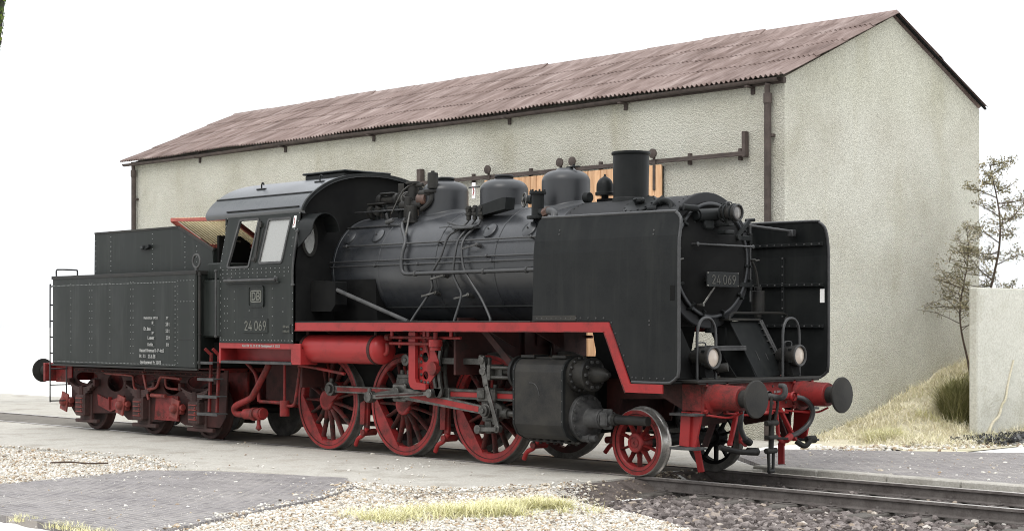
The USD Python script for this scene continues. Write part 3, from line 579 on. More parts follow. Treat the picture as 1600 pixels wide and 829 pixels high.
dr = part(loco, 'smokebox_door', lathe([(.66, 4.98), (.725, 4.985), (.742, 5.01), (.735, 5.04), (.71, 5.055), (.69, 5.05), (.675, 5.035), (.60, 5.075), (.48, 5.12), (.32, 5.155), (.16, 5.175), (0, 5.18)], (0, 0, BZ), (1, 0, 0), 80), 'soot_black', 50)
part(dr, 'door_ring', lathe([(.715 + .022 * math.cos(q), 5.045 + .014 * math.sin(q)) for q in np.linspace(0, 2 * math.pi, 13)], (0, 0, BZ), (1, 0, 0), 80), 'black_dome', 60)
for k, t in enumerate((2.45, 2.95, 3.6, 4.1, 4.45, 5.0, 5.6, 6.2, .55, 1.25)):
    c = np.array([5.02, math.cos(t) * .755, BZ + math.sin(t) * .755]); i_ = np.array([5.075, math.cos(t) * .66, BZ + math.sin(t) * .66])
    part(dr, 'door_dog', join(bar(c, i_, .045, .03, (1, 0, 0)), cyl(c + [-.03, 0, 0], c + [.07, 0, 0], .018, n=8)), 'black_paint', 30)
for z in (3.02, 2.42): part(dr, 'hinge_strap', join(box(5.02, 5.06, .40, .80, z - .035, z + .035, .01), cyl((5.03, .80, z - .07), (5.03, .80, z + .07), .03, n=10)), 'black_paint', 30)
part(dr, 'hinge_pin', cyl((5.03, .80, 2.2), (5.03, .80, 3.2), .014, n=8), 'pipe_black')
part(dr, 'handrail', join(tube([(5.20, -.47, 2.905), (5.20, 0, 2.905), (5.20, .64, 2.905)], .014, 8, 1), *[join(cyl((5.02, y, 2.905), (5.20, y, 2.905), .012, n=8), lathe([(0, -.02), (.026, -.008), (.026, .008), (0, .02)], (5.20, y, 2.905), (1, 0, 0), 10)) for y in (-.47, .64)]), 'pipe_black', 50)
part(dr, 'door_handle', join(bar((5.14, -.30, 2.15), (5.20, -.14, 2.38), .025, .02), cyl((5.05, -.30, 2.15), (5.16, -.30, 2.15), .02, n=8)), 'rod_steel', 40)
np_ = part(dr, 'number_plate', box(5.215, 5.235, -.33, .31, 2.375, 2.565, .006), 'black_paint', 30)
part(np_, 'number', text('24 069', .115, (5.236, -.235, 2.412), '+x', .47), 'digit_dim', False)
part(np_, 'plate_bracket', join(*[box(5.08, 5.216, y - .015, y + .015, 2.44, 2.50, .003) for y in (-.26, .24)]), 'soot_black', 30)
for y, z in ((-.31, 2.55), (.29, 2.39), (-.31, 2.39), (.29, 2.55)): part(np_, 'screw', rivets([(5.235, y, z)], (1, 0, 0), .012), 'rod_steel', 40)
part(sb, 'grab_iron', join(*[join(cyl((4.99, y, z), (5.12, y, z), .013, n=8), cyl((5.12, y, z - .01), (5.12, y + .07, z), .012, n=8)) for y, z in ((-.72, 2.72), (.80, 2.74))]), 'rod_steel', 40)
# --- headlamps
def lamp(parent, x, y, z, r, L, lens, base):
    l_ = part(parent, 'headlamp', lathe([(0, -L), (r * .55, -L), (r * .72, -L + .03), (r * .9, -L * .7), (r * .9, -L * .35), (r, -L * .33), (r, -.05), (r * 1.1, -.045), (r * 1.1, -.01), (r * 1.02, 0), (r * .90, 0), (r * .88, -.02)], (x, y, z), (1, 0, 0), 28), 'dirty_black', 35)
    part(l_, 'lens', lathe([(r * .9, -.02), (r * .6, -.004), (0, .006)], (x, y, z), (1, 0, 0), 28), lens, 60)
    part(l_, 'lamp_ring', lathe([(r * .88, -.005), (r * 1.06, -.004), (r * 1.08, .008), (r * .98, .016), (r * .89, .01), (r * .88, -.005)], (x, y, z), (1, 0, 0), 28), 'worn_grey', 40)
    part(l_, 'handle', tube([(x - L * .55, y - r * .55, z + r * .85), (x - L * .55, y - r * .5, z + r * 1.35), (x - L * .55, y + r * .5, z + r * 1.35), (x - L * .55, y + r * .55, z + r * .85)], .009, 6, 4), 'pipe_black', 50)
    if base:
        part(l_, 'lamp_base', join(ext(poly([(x - L * .85, 1.265), (x - .05, 1.265), (x - .09, z - r * .8), (x - L * .8, z - r * .5)]), y - r * .62, y + r * .62, 'xz')), 'soot_black', 30)
        for q in range(5):
            a = q * 1.256
            part(l_, 'clip', box(x - .10, x - .04, y + math.cos(a) * r * 1.03 - .015, y + math.cos(a) * r * 1.03 + .015, z + math.sin(a) * r * 1.03 - .015, z + math.sin(a) * r * 1.03 + .015, .004), 'black_paint', 30)
    return l_
lamp(loco, 5.75, -.835, 1.508, .128, .34, 'lens_cream', True)
lamp(loco, 5.75, .895, 1.512, .128, .34, 'lens_cream', True)
tl = lamp(loco, 5.46, .0, 3.305, .098, .26, 'lens_grey', False)
part(tl, 'bracket', join(box(5.0, 5.36, -.05, .05, 3.14, 3.17, .005), box(5.28, 5.33, -.045, .045, 3.15, 3.24, .005), box(5.20, 5.34, -.09, .09, 3.04, 3.09, .01)), 'black_paint', 30)
part(tl, 'lamp_rings', join(*[lathe([(.10, -.012), (.116, -.01), (.116, .01), (.10, .012)], (x, 0, 3.305), (1, 0, 0), 24) for x in (5.24, 5.30, 5.40)]), 'black_paint', 30)
part(loco, 'steam_generator', join(cyl((5.10, -.36, 3.27), (5.13, .02, 3.30), .078, n=18), cyl((5.10, -.40, 3.265), (5.10, -.35, 3.27), .06, n=16), box(5.0, 5.16, -.28, -.08, 3.10, 3.22, .02)), 'black_paint', 40)
part(loco, 'blow_valve', join(cyl((4.98, -.56, 3.36), (5.10, -.48, 3.36), .035, n=10), cyl((5.06, -.58, 3.36), (5.14, -.40, 3.35), .042, n=12), cyl((5.0, -.40, 3.20), (5.08, -.36, 3.18), .02, n=8)), 'black_paint', 40)
part(loco, 'lever_latch', join(bar((5.10, .42, 3.02), (5.12, .66, 3.24), .05, .04), cyl((5.06, .42, 3.02), (5.16, .42, 3.02), .04, n=10), cyl((5.06, .66, 3.25), (5.12, .78, 3.26), .022, n=8)), 'black_paint', 40)
part(loco, 'feed_cylinder', join(cyl((4.98, 1.03, 2.07), (4.98, 1.03, 2.35), .085, n=18), cyl((4.98, 1.03, 2.35), (4.98, 1.03, 2.40), .05, n=14), cyl((4.98, 1.03, 2.0), (4.98, 1.03, 2.07), .045, n=12), tube([(4.98, 1.03, 2.4), (4.97, 1.0, 2.6), (4.95, .92, 2.75), (4.9, .84, 2.8)], .016, 8)), 'dirty_black', 40)
# --- chimney, domes, fittings on top of the boiler
ch = part(loco, 'chimney', lathe([(.255, 3.50), (.25, 3.57), (.236, 3.585), (.236, 3.62), (.240, 4.14), (.258, 4.155), (.262, 4.17), (.258, 4.188), (.235, 4.19), (.225, 4.17), (.20, 3.6), (0, 3.6)], (3.67, 0, 0), (0, 0, 1), 48), 'black_paint', 40)
def dome(name, x, r, top_, rb, mat='black_dome'):
    rc = .15
    pr = [(rb + .075, 3.42), (rb + .05, 3.50), (rb + .005, 3.55), (r, 3.60), (r, top_ - rc - .04)]
    for t in np.linspace(0, math.pi / 2, 9)[1:]: pr.append((r - rc * 1.25 * (1 - math.cos(t)), top_ - rc - .04 + (rc) * math.sin(t)))
    pr += [(r * .35, top_ - .008), (0, top_)]
    v, f = lathe(pr, (x, 0, 0), (0, 0, 1), 48)
    low = v[:, 2] < 3.64                   # the skirt follows the barrel
    want = BZ + np.sqrt(np.maximum(.835 ** 2 - v[:, 1] ** 2, .04))
    v[low, 2] = want[low] + (v[low, 2] - 3.42) * .45 - .03
    return part(loco, name, (v, f), mat, 50)
d1 = dome('dome', -.02, .345, 4.055, .355)
d2 = dome('dome', 1.24, .345, 4.01, .36)
d3 = dome('dome', 2.47, .335, 4.06, .345)
for d_, x, z in ((d1, -.02, 4.052), (d2, 1.24, 4.006)): part(d_, 'lid', lathe([(.14, 0), (.14, .022), (.125, .034), (0, .036)], (x, 0, z), (0, 0, 1), 28), 'black_paint', 40)
part(d3, 'dome_clamp', join(box(2.50, 2.72, -.03, .03, 4.055, 4.075, .005), cyl((2.62, 0, 4.06), (2.62, 0, 4.10), .02, n=8)), 'black_paint', 40)
sp_ = part(d2, 'warning_sign', box(.93, .995, -.345, -.325, 3.70, 3.93, .003), 'sign_white', 30)
part(sp_, 'mark', join(bar((.95, -.347, 3.88), (.98, -.347, 3.80), .018, .004), bar((.98, -.347, 3.82), (.955, -.347, 3.745), .018, .004)), 'red_paint', False)
part(d2, 'bracket_rod', cyl((.86, -.335, 3.865), (1.10, -.35, 3.865), .012, n=8), 'pipe_black')
be = part(loco, 'bell', lathe([(.0, 3.64), (.128, 3.64), (.132, 3.655), (.132, 3.68), (.116, 3.69), (.116, 3.74), (.112, 3.79), (.098, 3.83), (.07, 3.865), (.03, 3.89), (.016, 3.90), (.012, 3.925), (0, 3.93)], (3.20, 0, 0), (0, 0, 1), 28), 'black_paint', 50)
part(be, 'bell_post', join(cyl((3.20, 0, 3.5), (3.20, 0, 3.67), .05, n=12), box(3.08, 3.32, -.04, .04, 3.53, 3.60, .01)), 'soot_black', 40)
part(loco, 'steam_pipe_cover', cyl((2.93, -.1, 3.62), (3.02, -.1, 3.62), .07, n=16), 'black_paint', 40)
# valve on the front dome with hand wheel
fv = part(loco, 'feed_valve', join(cyl((2.52, -.60, 3.36), (2.52, -.60, 3.68), .085, n=18), cyl((2.52, -.60, 3.33), (2.52, -.60, 3.37), .15, n=20), cyl((2.52, -.60, 3.66), (2.52, -.60, 3.70), .115, n=18), cyl((2.28, -.60, 3.60), (2.50, -.60, 3.60), .045, n=12), cyl((2.36, -.60, 3.60), (2.44, -.60, 3.60), .065, n=12), cyl((2.52, -.60, 3.44), (2.70, -.64, 3.40), .05, n=12)), 'black_paint', 40)
part(fv, 'bolt', bolts((2.52, -.60, 3.695), (0, 0, 1), .095, 6, .014, .03), 'black_paint', 40, kind='stuff')
part(fv, 'union_nut', cyl((2.70, -.66, 3.40), (2.82, -.70, 3.43), .055, n=6), 'copper_brown', 30)
part(fv, 'feed_pipe', tube([(2.80, -.69, 3.42), (2.93, -.70, 3.38), (2.98, -.78, 3.2), (2.99, -.90, 2.8), (2.99, -.93, 2.2)], .05, 12), 'pipe_black', 60)
def hand_wheel(parent, c, d, r):
    d_, u_, w_ = frame(d); c = np.asarray(c, float); t = np.linspace(0, 2 * math.pi, 25)
    m = [tube(c + np.outer(np.cos(t), u_) * r + np.outer(np.sin(t), w_) * r, r * .13, 6, 1)] + [cyl(c, c + (u_ * math.cos(a) + w_ * math.sin(a)) * r, r * .11, n=6) for a in (.5, 2.6, 4.7)] + [cyl(c - d_ * .02, c + d_ * .03, r * .28, n=8)]
    return part(parent, 'hand_wheel', join(*m), 'rod_steel', 60)
hand_wheel(fv, (2.26, -.60, 3.60), (-.5, -1, .1), .095)
# hatch on the smokebox and pipe loops beside it
n_ = np.array([0, -.43, .71]); n_ /= np.linalg.norm(n_); c_ = np.array([4.22, -.433, 3.43])
hp = part(loco, 'clean_out_hatch', lathe([(.23, -.04), (.23, .02), (.20, .035), (0, .04)], c_, n_, 32), 'black_paint', 40)
part(hp, 'bolt', bolts(c_ + n_ * .025, n_, .205, 12, .014, .015), 'black_paint', 40, kind='stuff')
part(hp, 'handle', join(box(4.16, 4.32, -.52, -.44, 3.46, 3.53, .02), cyl((4.20, -.45, 3.42), (4.20, -.52, 3.52), .03, n=8)), 'black_paint', 40)
part(loco, 'exhaust_pipe', join(tube([(4.50, -.53, 3.36), (4.56, -.50, 3.44), (4.68, -.48, 3.47), (4.78, -.48, 3.42), (4.80, -.52, 3.30), (4.76, -.56, 3.22)], .040, 10), cyl((4.58, -.49, 3.44), (4.64, -.44, 3.50), .055, n=12), cyl((4.46, -.55, 3.35), (4.58, -.51, 3.37), .055, n=10)), 'black_paint', 60)
# steam fittings (turret) by the cab
tr_ = part(loco, 'steam_turret', join(cyl((-1.30, -.16, 3.80), (-.70, -.16, 3.80), .065, n=16), cyl((-1.34, -.16, 3.80), (-1.25, -.16, 3.80), .10, n=16), cyl((-.95, -.16, 3.80), (-.88, -.16, 3.80), .095, n=16), cyl((-.74, -.16, 3.80), (-.68, -.16, 3.80), .085, n=14),
    cyl((-.98, -.05, 3.5), (-.98, -.05, 4.05), .045, n=12), cyl((-1.38, -.2, 3.66), (-.62, -.2, 3.66), .045, n=12), cyl((-1.45, -.24, 3.62), (-1.38, -.24, 3.62), .11, n=14), cyl((-1.30, -.26, 3.58), (-1.24, -.26, 3.70), .06, n=12), box(-1.5, -1.1, -.30, -.22, 3.73, 3.76, .01), box(-1.25, -.95, -.26, -.14, 3.88, 3.91, .01)), 'dirty_black', 40)
for x in (-1.34, -1.12, -.80): part(tr_, 'valve_body', join(cyl((x, -.20, 3.50), (x, -.20, 3.72), .05, n=12), cyl((x, -.30, 3.64), (x, -.16, 3.64), .045, n=10)), 'black_paint', 40)
pu = part(loco, 'valve_group', join(cyl((-.50, -.22, 3.50), (-.50, -.22, 4.02), .08, n=16), cyl((-.56, -.22, 3.98), (-.28, -.22, 3.98), .03, n=8), cyl((-.50, -.22, 4.0), (-.50, -.22, 4.04), .11, n=14), cyl((-.66, -.30, 3.68), (-.18, -.30, 3.68), .07, n=14), cyl((-.45, -.36, 3.50), (-.45, -.36, 3.80), .06, n=12), cyl((-.30, -.42, 3.42), (-.30, -.42, 3.66), .09, n=14), cyl((-.30, -.42, 3.40), (-.30, -.42, 3.44), .14, n=16)), 'dirty_black', 40)
part(pu, 'regulator_pot', join(cyl((-.26, -.30, 3.76), (-.08, -.30, 3.76), .085, n=16)), 'copper_brown', 40)
part(pu, 'lubricator_cup', join(cyl((.06, -.32, 3.90), (.06, -.32, 4.13), .078, n=18), cyl((.06, -.32, 4.13), (.06, -.32, 4.16), .03, n=8), cyl((.02, -.32, 3.84), (.02, -.32, 3.88), .11, n=14), cyl((-.22, -.32, 3.84), (.04, -.32, 3.84), .05, n=10), tube([(.06, -.32, 3.86), (.06, -.36, 3.72), (-.02, -.38, 3.64), (-.14, -.36, 3.6)], .035, 8)), 'dirty_black', 40)
hand_wheel(tr_, (-.60, -.24, 3.79), (.6, -1, .1), .10)
part(pu, 'control_rod', join(tube([(-.42, -.28, 4.0), (-.60, -.34, 3.9), (-.74, -.44, 3.56)], .012, 6, 2), tube([(-.28, -.46, 3.60), (-.02, -.80, 3.10), (.01, -.86, 2.88)], .016, 6, 1)), 'rod_steel', 60)
# mechanical lubricator lines: block with three unions, tray and three pipes down the boiler side
lu = part(loco, 'lubricator_block', ext(poly([(1.20, 3.45), (1.30, 3.42), (1.86, 3.50), (1.88, 3.66), (1.80, 3.66), (1.22, 3.55)]), -.58, -.40, 'xz'), 'black_paint', 30)
for k, x in enumerate((1.10, 1.23, 1.36)):
    part(lu, 'union', join(cyl((x, -.56, 3.38), (x, -.56, 3.58), .034, n=10), cyl((x, -.56, 3.44), (x, -.56, 3.48), .05, n=6), cyl((x, -.56, 3.53), (x, -.56, 3.56), .05, n=6), cyl((x, -.60, 3.51), (x, -.50, 3.51), .03, n=8)), 'dirty_black', 40)
part(loco, 'tray', join(box(.62, 1.42, -.70, -.66, 3.285, 3.30, .004), bar((.70, -.60, 3.36), (.98, -.66, 3.30), .03, .02), box(.98, 1.42, -.78, -.62, 3.24, 3.28, .01)), 'pipe_black', 40)
pl1 = [(1.10, -.56, 3.38), (1.09, -.62, 3.32), (1.02, -.70, 3.24), (.92, -.79, 3.14), (.84, -.87, 2.84), (.67, -.88, 2.62), (.66, -.86, 2.42), (.53, -.84, 2.30), (.40, -.95, 2.05), (.36, -1.0, 1.95)]
pl2 = [(1.23, -.56, 3.38), (1.23, -.64, 3.30), (1.18, -.76, 3.16), (1.15, -.82, 3.05), (1.15, -.875, 2.83), (1.13, -.88, 2.61), (1.2, -.86, 2.45), (1.26, -.85, 2.3), (1.22, -.95, 1.95)]
pl3 = [(1.36, -.56, 3.38), (1.38, -.64, 3.30), (1.33, -.74, 3.20), (1.28, -.79, 3.12), (1.28, -.86, 2.97), (1.36, -.89, 2.69), (1.50, -.88, 2.49), (1.72, -.90, 2.27), (1.95, -.96, 2.02), (1.98, -.97, 1.95)]
for p in (pl1, pl2, pl3): part(loco, 'oil_pipe', tube(p, .019, 8, 6), 'pipe_black', 60)
for x, y, z in ((1.42, -.80, 2.98), (.78, -.83, 2.57), (.52, -.77, 2.33), (1.19, -.75, 2.29)):
    part(loco, 'pipe_bracket', join(bar((x - .10, y - .08, z - .02), (x + .06, y - .10, z), .03, .02), bar((x + .06, y - .10, z), (x + .16, y - .06, z + .03), .025, .02), cyl((x + .15, y + .12, z), (x + .15, y - .06, z + .03), .03, n=8)), 'rod_steel' if z < 2.6 else 'worn_grey', 40)
# injector delivery pipe along the side, and the handrails
part(loco, 'delivery_pipe', tube([(-.46, -.42, 3.46), (-.30, -.60, 3.34), (-.02, -.78, 3.12), (.0, -.86, 2.92), (.02, -.885, 2.75), (.06, -.89, 2.66), (.16, -.89, 2.635), (.4, -.89, 2.635), (1.2, -.89, 2.635), (2.0, -.89, 2.635), (2.55, -.89, 2.635), (3.3, -.89, 2.635)], .030, 10, 5), 'pipe_black', 60)
for x in (.33, 1.76, 2.6): part(loco, 'pipe_clip', join(cyl((x - .02, -.89, 2.635), (x + .02, -.89, 2.635), .042, n=12), cyl((x, -.82, 2.66), (x, -.89, 2.66), .02, n=8)), 'worn_grey', 40)
def rail_along(x0, x1, y, z, posts, r=.014, mat='pipe_black'):
    h = part(loco, 'handrail', cyl((x0, y, z), (x1, y, z), r, n=8), mat, 60)
    rr = math.hypot(y, z - BZ); k = .80 / rr
    for x in posts: part(h, 'handrail_post', join(cyl((x, y * k, BZ + (z - BZ) * k), (x, y, z), .014, n=8), lathe([(0, -.03), (.027, -.012), (.027, .012), (0, .03)], (x, y, z), (1, 0, 0), 8)), mat, 50)
for s in (-1, 1):
    rail_along(-1.45, 3.3, .80 * s, 3.08, (-1.36, .74, 2.6))
    rail_along(-1.68, 3.3, .87 * s, 2.845, (.02, 1.8), .012)
    rail_along(-1.66, 3.3, .875 * s, 2.775, (-.6, .36, 1.9), .012)
for y, z, x1 in ((-.52, 3.38, -.30), (-.38, 3.62, -.5)): part(loco, 'control_rod', cyl((-1.68, y, z), (x1, y, z), .013, n=8), 'pipe_black', 60)
part(loco, 'rod_joint', join(cyl((-.72, -.56, 3.42), (-.60, -.52, 3.46), .035, n=8), cyl((-.72, -.5, 3.40), (-.72, -.56, 3.56), .018, n=8)), 'worn_grey', 50)
for x, y, z in ((-1.45, -.655, 3.225), (-.79, -.655, 3.225), (1.66, -.675, 3.21), (2.44, -.68, 3.19)):
    n_ = np.array([0, y, z - BZ]); n_ /= np.linalg.norm(n_)
    w_ = part(loco, 'wash_out_plug', lathe([(.125, -.02), (.118, .012), (.085, .028), (.03, .036), (0, .038)], (x, y, z), n_, 24), 'black_boiler', 50)
    part(w_, 'stud', cyl(np.array([x, y, z]) + n_ * .03, np.array([x, y, z]) + n_ * .06, .012, n=6), 'worn_grey', 40)
# --- running boards, valances and smoke deflectors
for s in (-1, 1):
    S = lambda m: side(m, s)
    part(loco, 'running_board', S(join(box(-1.73, 4.64, -1.49, -.80, 1.925, 1.948, .004), box(-1.73, 3.3, -1.515, -1.40, 1.936, 1.952, .004))), 'dirty_black', 30)
    va = sg.Polygon([(-1.73, 1.82), (4.585, 1.82), (4.935, 1.088), (5.52, 1.088), (5.52, 1.195), (5.005, 1.195), (4.655, 1.934), (-1.73, 1.934)])
    v_ = part(loco, 'valance', S(ext(va, -1.512, -1.492, 'xz')), 'red_paint', 30)
    part(v_, 'valance_lip', S(join(box(-1.73, 4.58, -1.525, -1.48, 1.808, 1.822, .003), bar((4.585, -1.502, 1.815), (4.932, -1.502, 1.085), .014, .045, (0, -1, 0)))), 'red_dirty', 30)
    part(loco, 'running_board', S(join(bar((4.64, -1.15, 1.94), (4.985, -1.15, 1.21), .02, .70, (1, 0, .48)), box(4.97, 5.60, -1.49, -.75, 1.20, 1.222, .004))), 'soot_black', 30)
    part(loco, 'board_bracket', [S(ext(sg.Polygon([(-1.47, 1.925), (-.80, 1.925), (-.80, 1.60), (-.86, 1.60), (-1.40, 1.84), (-1.47, 1.84)]), x - .012, x + .012, 'yz')) for x in (-1.2, .35, 1.1, 2.35, 3.2)], 'red_dark', 30)
    df = sg.Polygon([(3.33, 1.953), (4.665, 1.953), (5.025, 1.215), (5.56, 1.215), (5.70, 1.25), (5.765, 1.36), (5.765, 3.08), (5.74, 3.17), (5.66, 3.235), (5.56, 3.25), (3.43, 3.265), (3.38, 3.22), (3.36, 3.14)])
    def dy(z): return np.interp(z, [0, 2.80, 2.96, 3.27], [0, 0, .014, .078])
    dm = MB()
    for a, b in ((0, 2.80), (2.80, 2.96), (2.96, 4)):
        v, f = ext(df.intersection(sg.box(0, a, 9, b)), -1.505, -1.49, 'xz'); v = v.copy(); v[:, 1] += dy(v[:, 2]); dm.add((v, f))
    d_ = part(loco, 'smoke_deflector', S(dm.get()), 'black_paint', False, label=None)
    sl = sg.box(5.645, 2.19, 5.70, 2.37)
    ed = np.array(sg.LineString([(5.025, 1.215), (5.56, 1.215), (5.66, 1.235), (5.73, 1.285), (5.762, 1.37), (5.765, 2.0), (5.765, 2.8), (5.765, 2.96), (5.762, 3.08), (5.74, 3.17), (5.66, 3.235), (5.56, 3.25), (4.5, 3.257), (3.43, 3.265)]).coords)
    part(d_, 'edge_bead', S(tube(np.stack([ed[:, 0], -1.4975 + dy(ed[:, 1]), ed[:, 1]], 1), .019, 8, 2)), 'pipe_black', 60)
    part(d_, 'slot', S(box(5.635, 5.705, -1.5085, -1.486, 2.19, 2.37, .002)), 'soot_black' if s < 0 else 'sign_white', 30)
    rv = [(x, -1.506, z) for x in np.arange(3.42, 4.12, .085) for z in (1.985,)] + [(x, -1.506, 1.985) for x in np.arange(4.18, 4.6, .13)]
    rv += [tuple(q) for q in line((4.70, -1.506, 1.93), (5.04, -1.506, 1.27), 6)] + [(x, -1.506, 1.265) for x in np.arange(5.1, 5.6, .11)]
    rv += [(3.78, -1.506 + dy(z), z) for z in (3.04, 3.09)] + [(5.36, -1.506 + dy(z), z) for z in (2.98, 3.03)] + [(5.31, -1.506, z) for z in (1.90, 1.95)]
    part(d_, 'rivet', S(rivets(rv, (0, -1, 0), .013)), 'worn_grey', 40, kind='stuff')
    part(d_, 'foot_strip', S(box(3.34, 4.10, -1.513, -1.503, 1.955, 2.02, .002)), 'dirty_black', 30)
    st = MB(); rr = []
    for z in (2.955, 2.425, 1.885):
        st.add(box(4.4, 5.70, -1.49, -1.455 + dy(z), z - .022, z + .022, .003)) if z < 2.8 else st.add(box(4.4, 5.70, -1.482, -1.45, z - .022, z + .022, .003)); rr += [(x, (-1.455 if z < 2.8 else -1.45), z) for x in np.arange(4.45, 5.7, .12)]
    st.add(box(5.03, 5.075, -1.49, -1.46, 1.3, 2.8, .003)); rr += [(5.052, -1.46, z) for z in np.arange(1.35, 2.8, .11)]
    part(d_, 'stiffener', S(st.get()), 'black_paint', 30)
    part(d_, 'rivet', S(rivets(rr, (0, 1, 0), .014)), 'worn_grey', 40, kind='stuff')
    part(d_, 'stay_rod', S(join(cyl((4.95, -.80, 3.2), (5.27, -1.36, 3.13), .018, n=8), box(5.23, 5.31, -1.425, -1.33, 3.06, 3.15, .01), cyl((4.9, -.74, 3.2), (5.02, -.84, 3.2), .04, n=8))), 'pipe_black', 40)
# --- cylinders, valve chests and their covers
for s in (-1, 1):
    S = lambda m: side(m, s)
    out_ = sg.Polygon([(-.80, .52), (-.98, .43), (-1.24, .43), (-1.36, .49), (-1.43, .62), (-1.43, 1.30), (-1.40, 1.39), (-1.33, 1.455), (-1.22, 1.485), (-1.08, 1.485), (-.80, 1.40)]).buffer(-.05).buffer(.05)
    c_ = part(loco, 'cylinder', S(ext(out_, 2.90, 3.80, 'yz')), 'dirty_black', 50)
    part(c_, 'lagging_lip', S(join(ext(out_.buffer(.006).difference(out_.buffer(-.04)), 2.895, 2.925, 'yz'), ext(out_.buffer(.006).difference(out_.buffer(-.04)), 3.775, 3.805, 'yz'))), 'black_paint', 30)
    part(c_, 'foot', S(join(*[box(x, x + .24, -1.32, -1.05, 1.475, 1.515, .006) for x in (2.93, 3.50)], box(2.93, 3.70, -1.28, -1.0, 1.47, 1.49, .004))), 'dirty_black', 30)
    cy, cz = -1.03, .715
    cv = part(c_, 'cylinder_cover', S(lathe([(.30, 3.80), (.305, 3.81), (.305, 3.85), (.295, 3.86), (.20, 3.875), (.135, 3.90), (.125, 3.93), (.125, 4.10), (.115, 4.115), (.0, 4.12)], (0, cy, cz), (1, 0, 0), 36)), 'worn_grey', 35)
    part(cv, 'bolt', S(bolts((3.855, cy, cz), (1, 0, 0), .265, 16, .024, .03)), 'worn_grey', 30, kind='stuff')
    part(cv, 'stuffing_box', S(join(cyl((4.08, cy, cz), (4.14, cy, cz), .105, n=18), box(4.14, 4.26, cy - .10, cy + .10, cz - .09, cz + .09, .02), box(4.12, 4.28, cy - .03, cy + .03, cz - .13, cz + .13, .02), cyl((4.26, cy, cz), (4.32, cy, cz), .075, n=14))), 'worn_grey', 35)
    part(cv, 'piston_rod_tube', S(join(cyl((4.30, cy, cz), (4.88, cy, cz), .060, n=18), cyl((4.30, cy, cz), (4.36, cy, cz), .075, n=16))), 'dirty_black', 40)
    part(cv, 'drain_valve', S(join(cyl((3.86, cy - .10, cz - .26), (4.10, cy - .10, cz - .24), .04, n=12), cyl((3.95, cy - .10, cz - .255), (4.0, cy - .10, cz - .25), .055, n=8))), 'worn_grey', 40)
    vy, vz = -1.15, 1.275
    vc = part(c_, 'valve_chest_cover', S(lathe([(.20, 3.80), (.225, 3.805), (.225, 3.85), (.215, 3.855), (.185, 3.86), (.185, 4.02), (.215, 4.025), (.215, 4.07), (.205, 4.075), (.115, 4.08), (.105, 4.10), (.095, 4.22), (.07, 4.28), (.04, 4.31), (.03, 4.345), (.0, 4.35)], (0, vy, vz), (1, 0, 0), 32)), 'dirty_black', 35)
    part(vc, 'bolt', S(join(bolts((3.852, vy, vz), (1, 0, 0), .205, 14, .017, .025), bolts((4.072, vy, vz), (1, 0, 0), .165, 10, .022, .03))), 'worn_grey', 30, kind='stuff')
    vr = part(c_, 'rear_valve_cover', S(lathe([(.19, 2.91), (.19, 2.78), (.225, 2.775), (.225, 2.73), (.16, 2.725), (.0, 2.72)], (0, vy, vz), (1, 0, 0), 30)), 'dirty_black', 35)
    part(vr, 'spindle_guide', S(join(*[cyl((2.28, vy + a, vz + b), (2.74, vy + a, vz + b), .022, n=8) for a, b in ((-.10, .06), (.10, .06), (-.10, -.07), (.10, -.07))], box(2.24, 2.30, vy - .14, vy + .14, vz - .11, vz + .10, .012), cyl((2.02, vy, vz), (2.74, vy, vz), .030, n=10), box(2.30, 2.44, vy - .05, vy + .05, vz - .06, vz + .06, .01), cyl((2.0, vy, vz), (2.12, vy, vz), .055, n=10))), 'gear_steel', 35)
    part(c_, 'rear_cover', S(lathe([(.29, 2.91), (.29, 2.85), (.14, 2.84), (.13, 2.75), (.07, 2.74), (.0, 2.74)], (0, cy, cz), (1, 0, 0), 28)), 'dirty_black', 35)
    part(c_, 'piston_rod', S(cyl((2.1, cy, cz), (2.78, cy, cz), .042, n=14)), 'rod_steel', 50)
    dc = MB()
    for x in np.linspace(2.98, 3.75, 7): dc.add(box(x - .035, x + .035, -1.20, -1.06, .385, .435, .012)).add(cyl((x, -1.13, .36), (x, -1.13, .40), .02, n=6))
    dc.add(cyl((2.9, -1.18, .40), (3.85, -1.18, .40), .014, n=6))
    part(c_, 'drain_cocks', S(dc.get()), 'dirty_black', 30, kind='stuff')
    part(c_, 'rivet', S(rivets([(x, -1.4315, z) for x in (2.915, 3.785) for z in np.arange(.68, 1.36, .13)], (0, -1, 0), .011)), 'worn_grey', 40, kind='stuff')
part(loco, 'chalk_mark', tube([(3.20, -1.434, 1.16), (3.27, -1.434, 1.155), (3.33, -1.434, 1.12), (3.37, -1.434, 1.05), (3.385, -1.434, 1.0)], .006, 5, 5), 'worn_grey', 50)
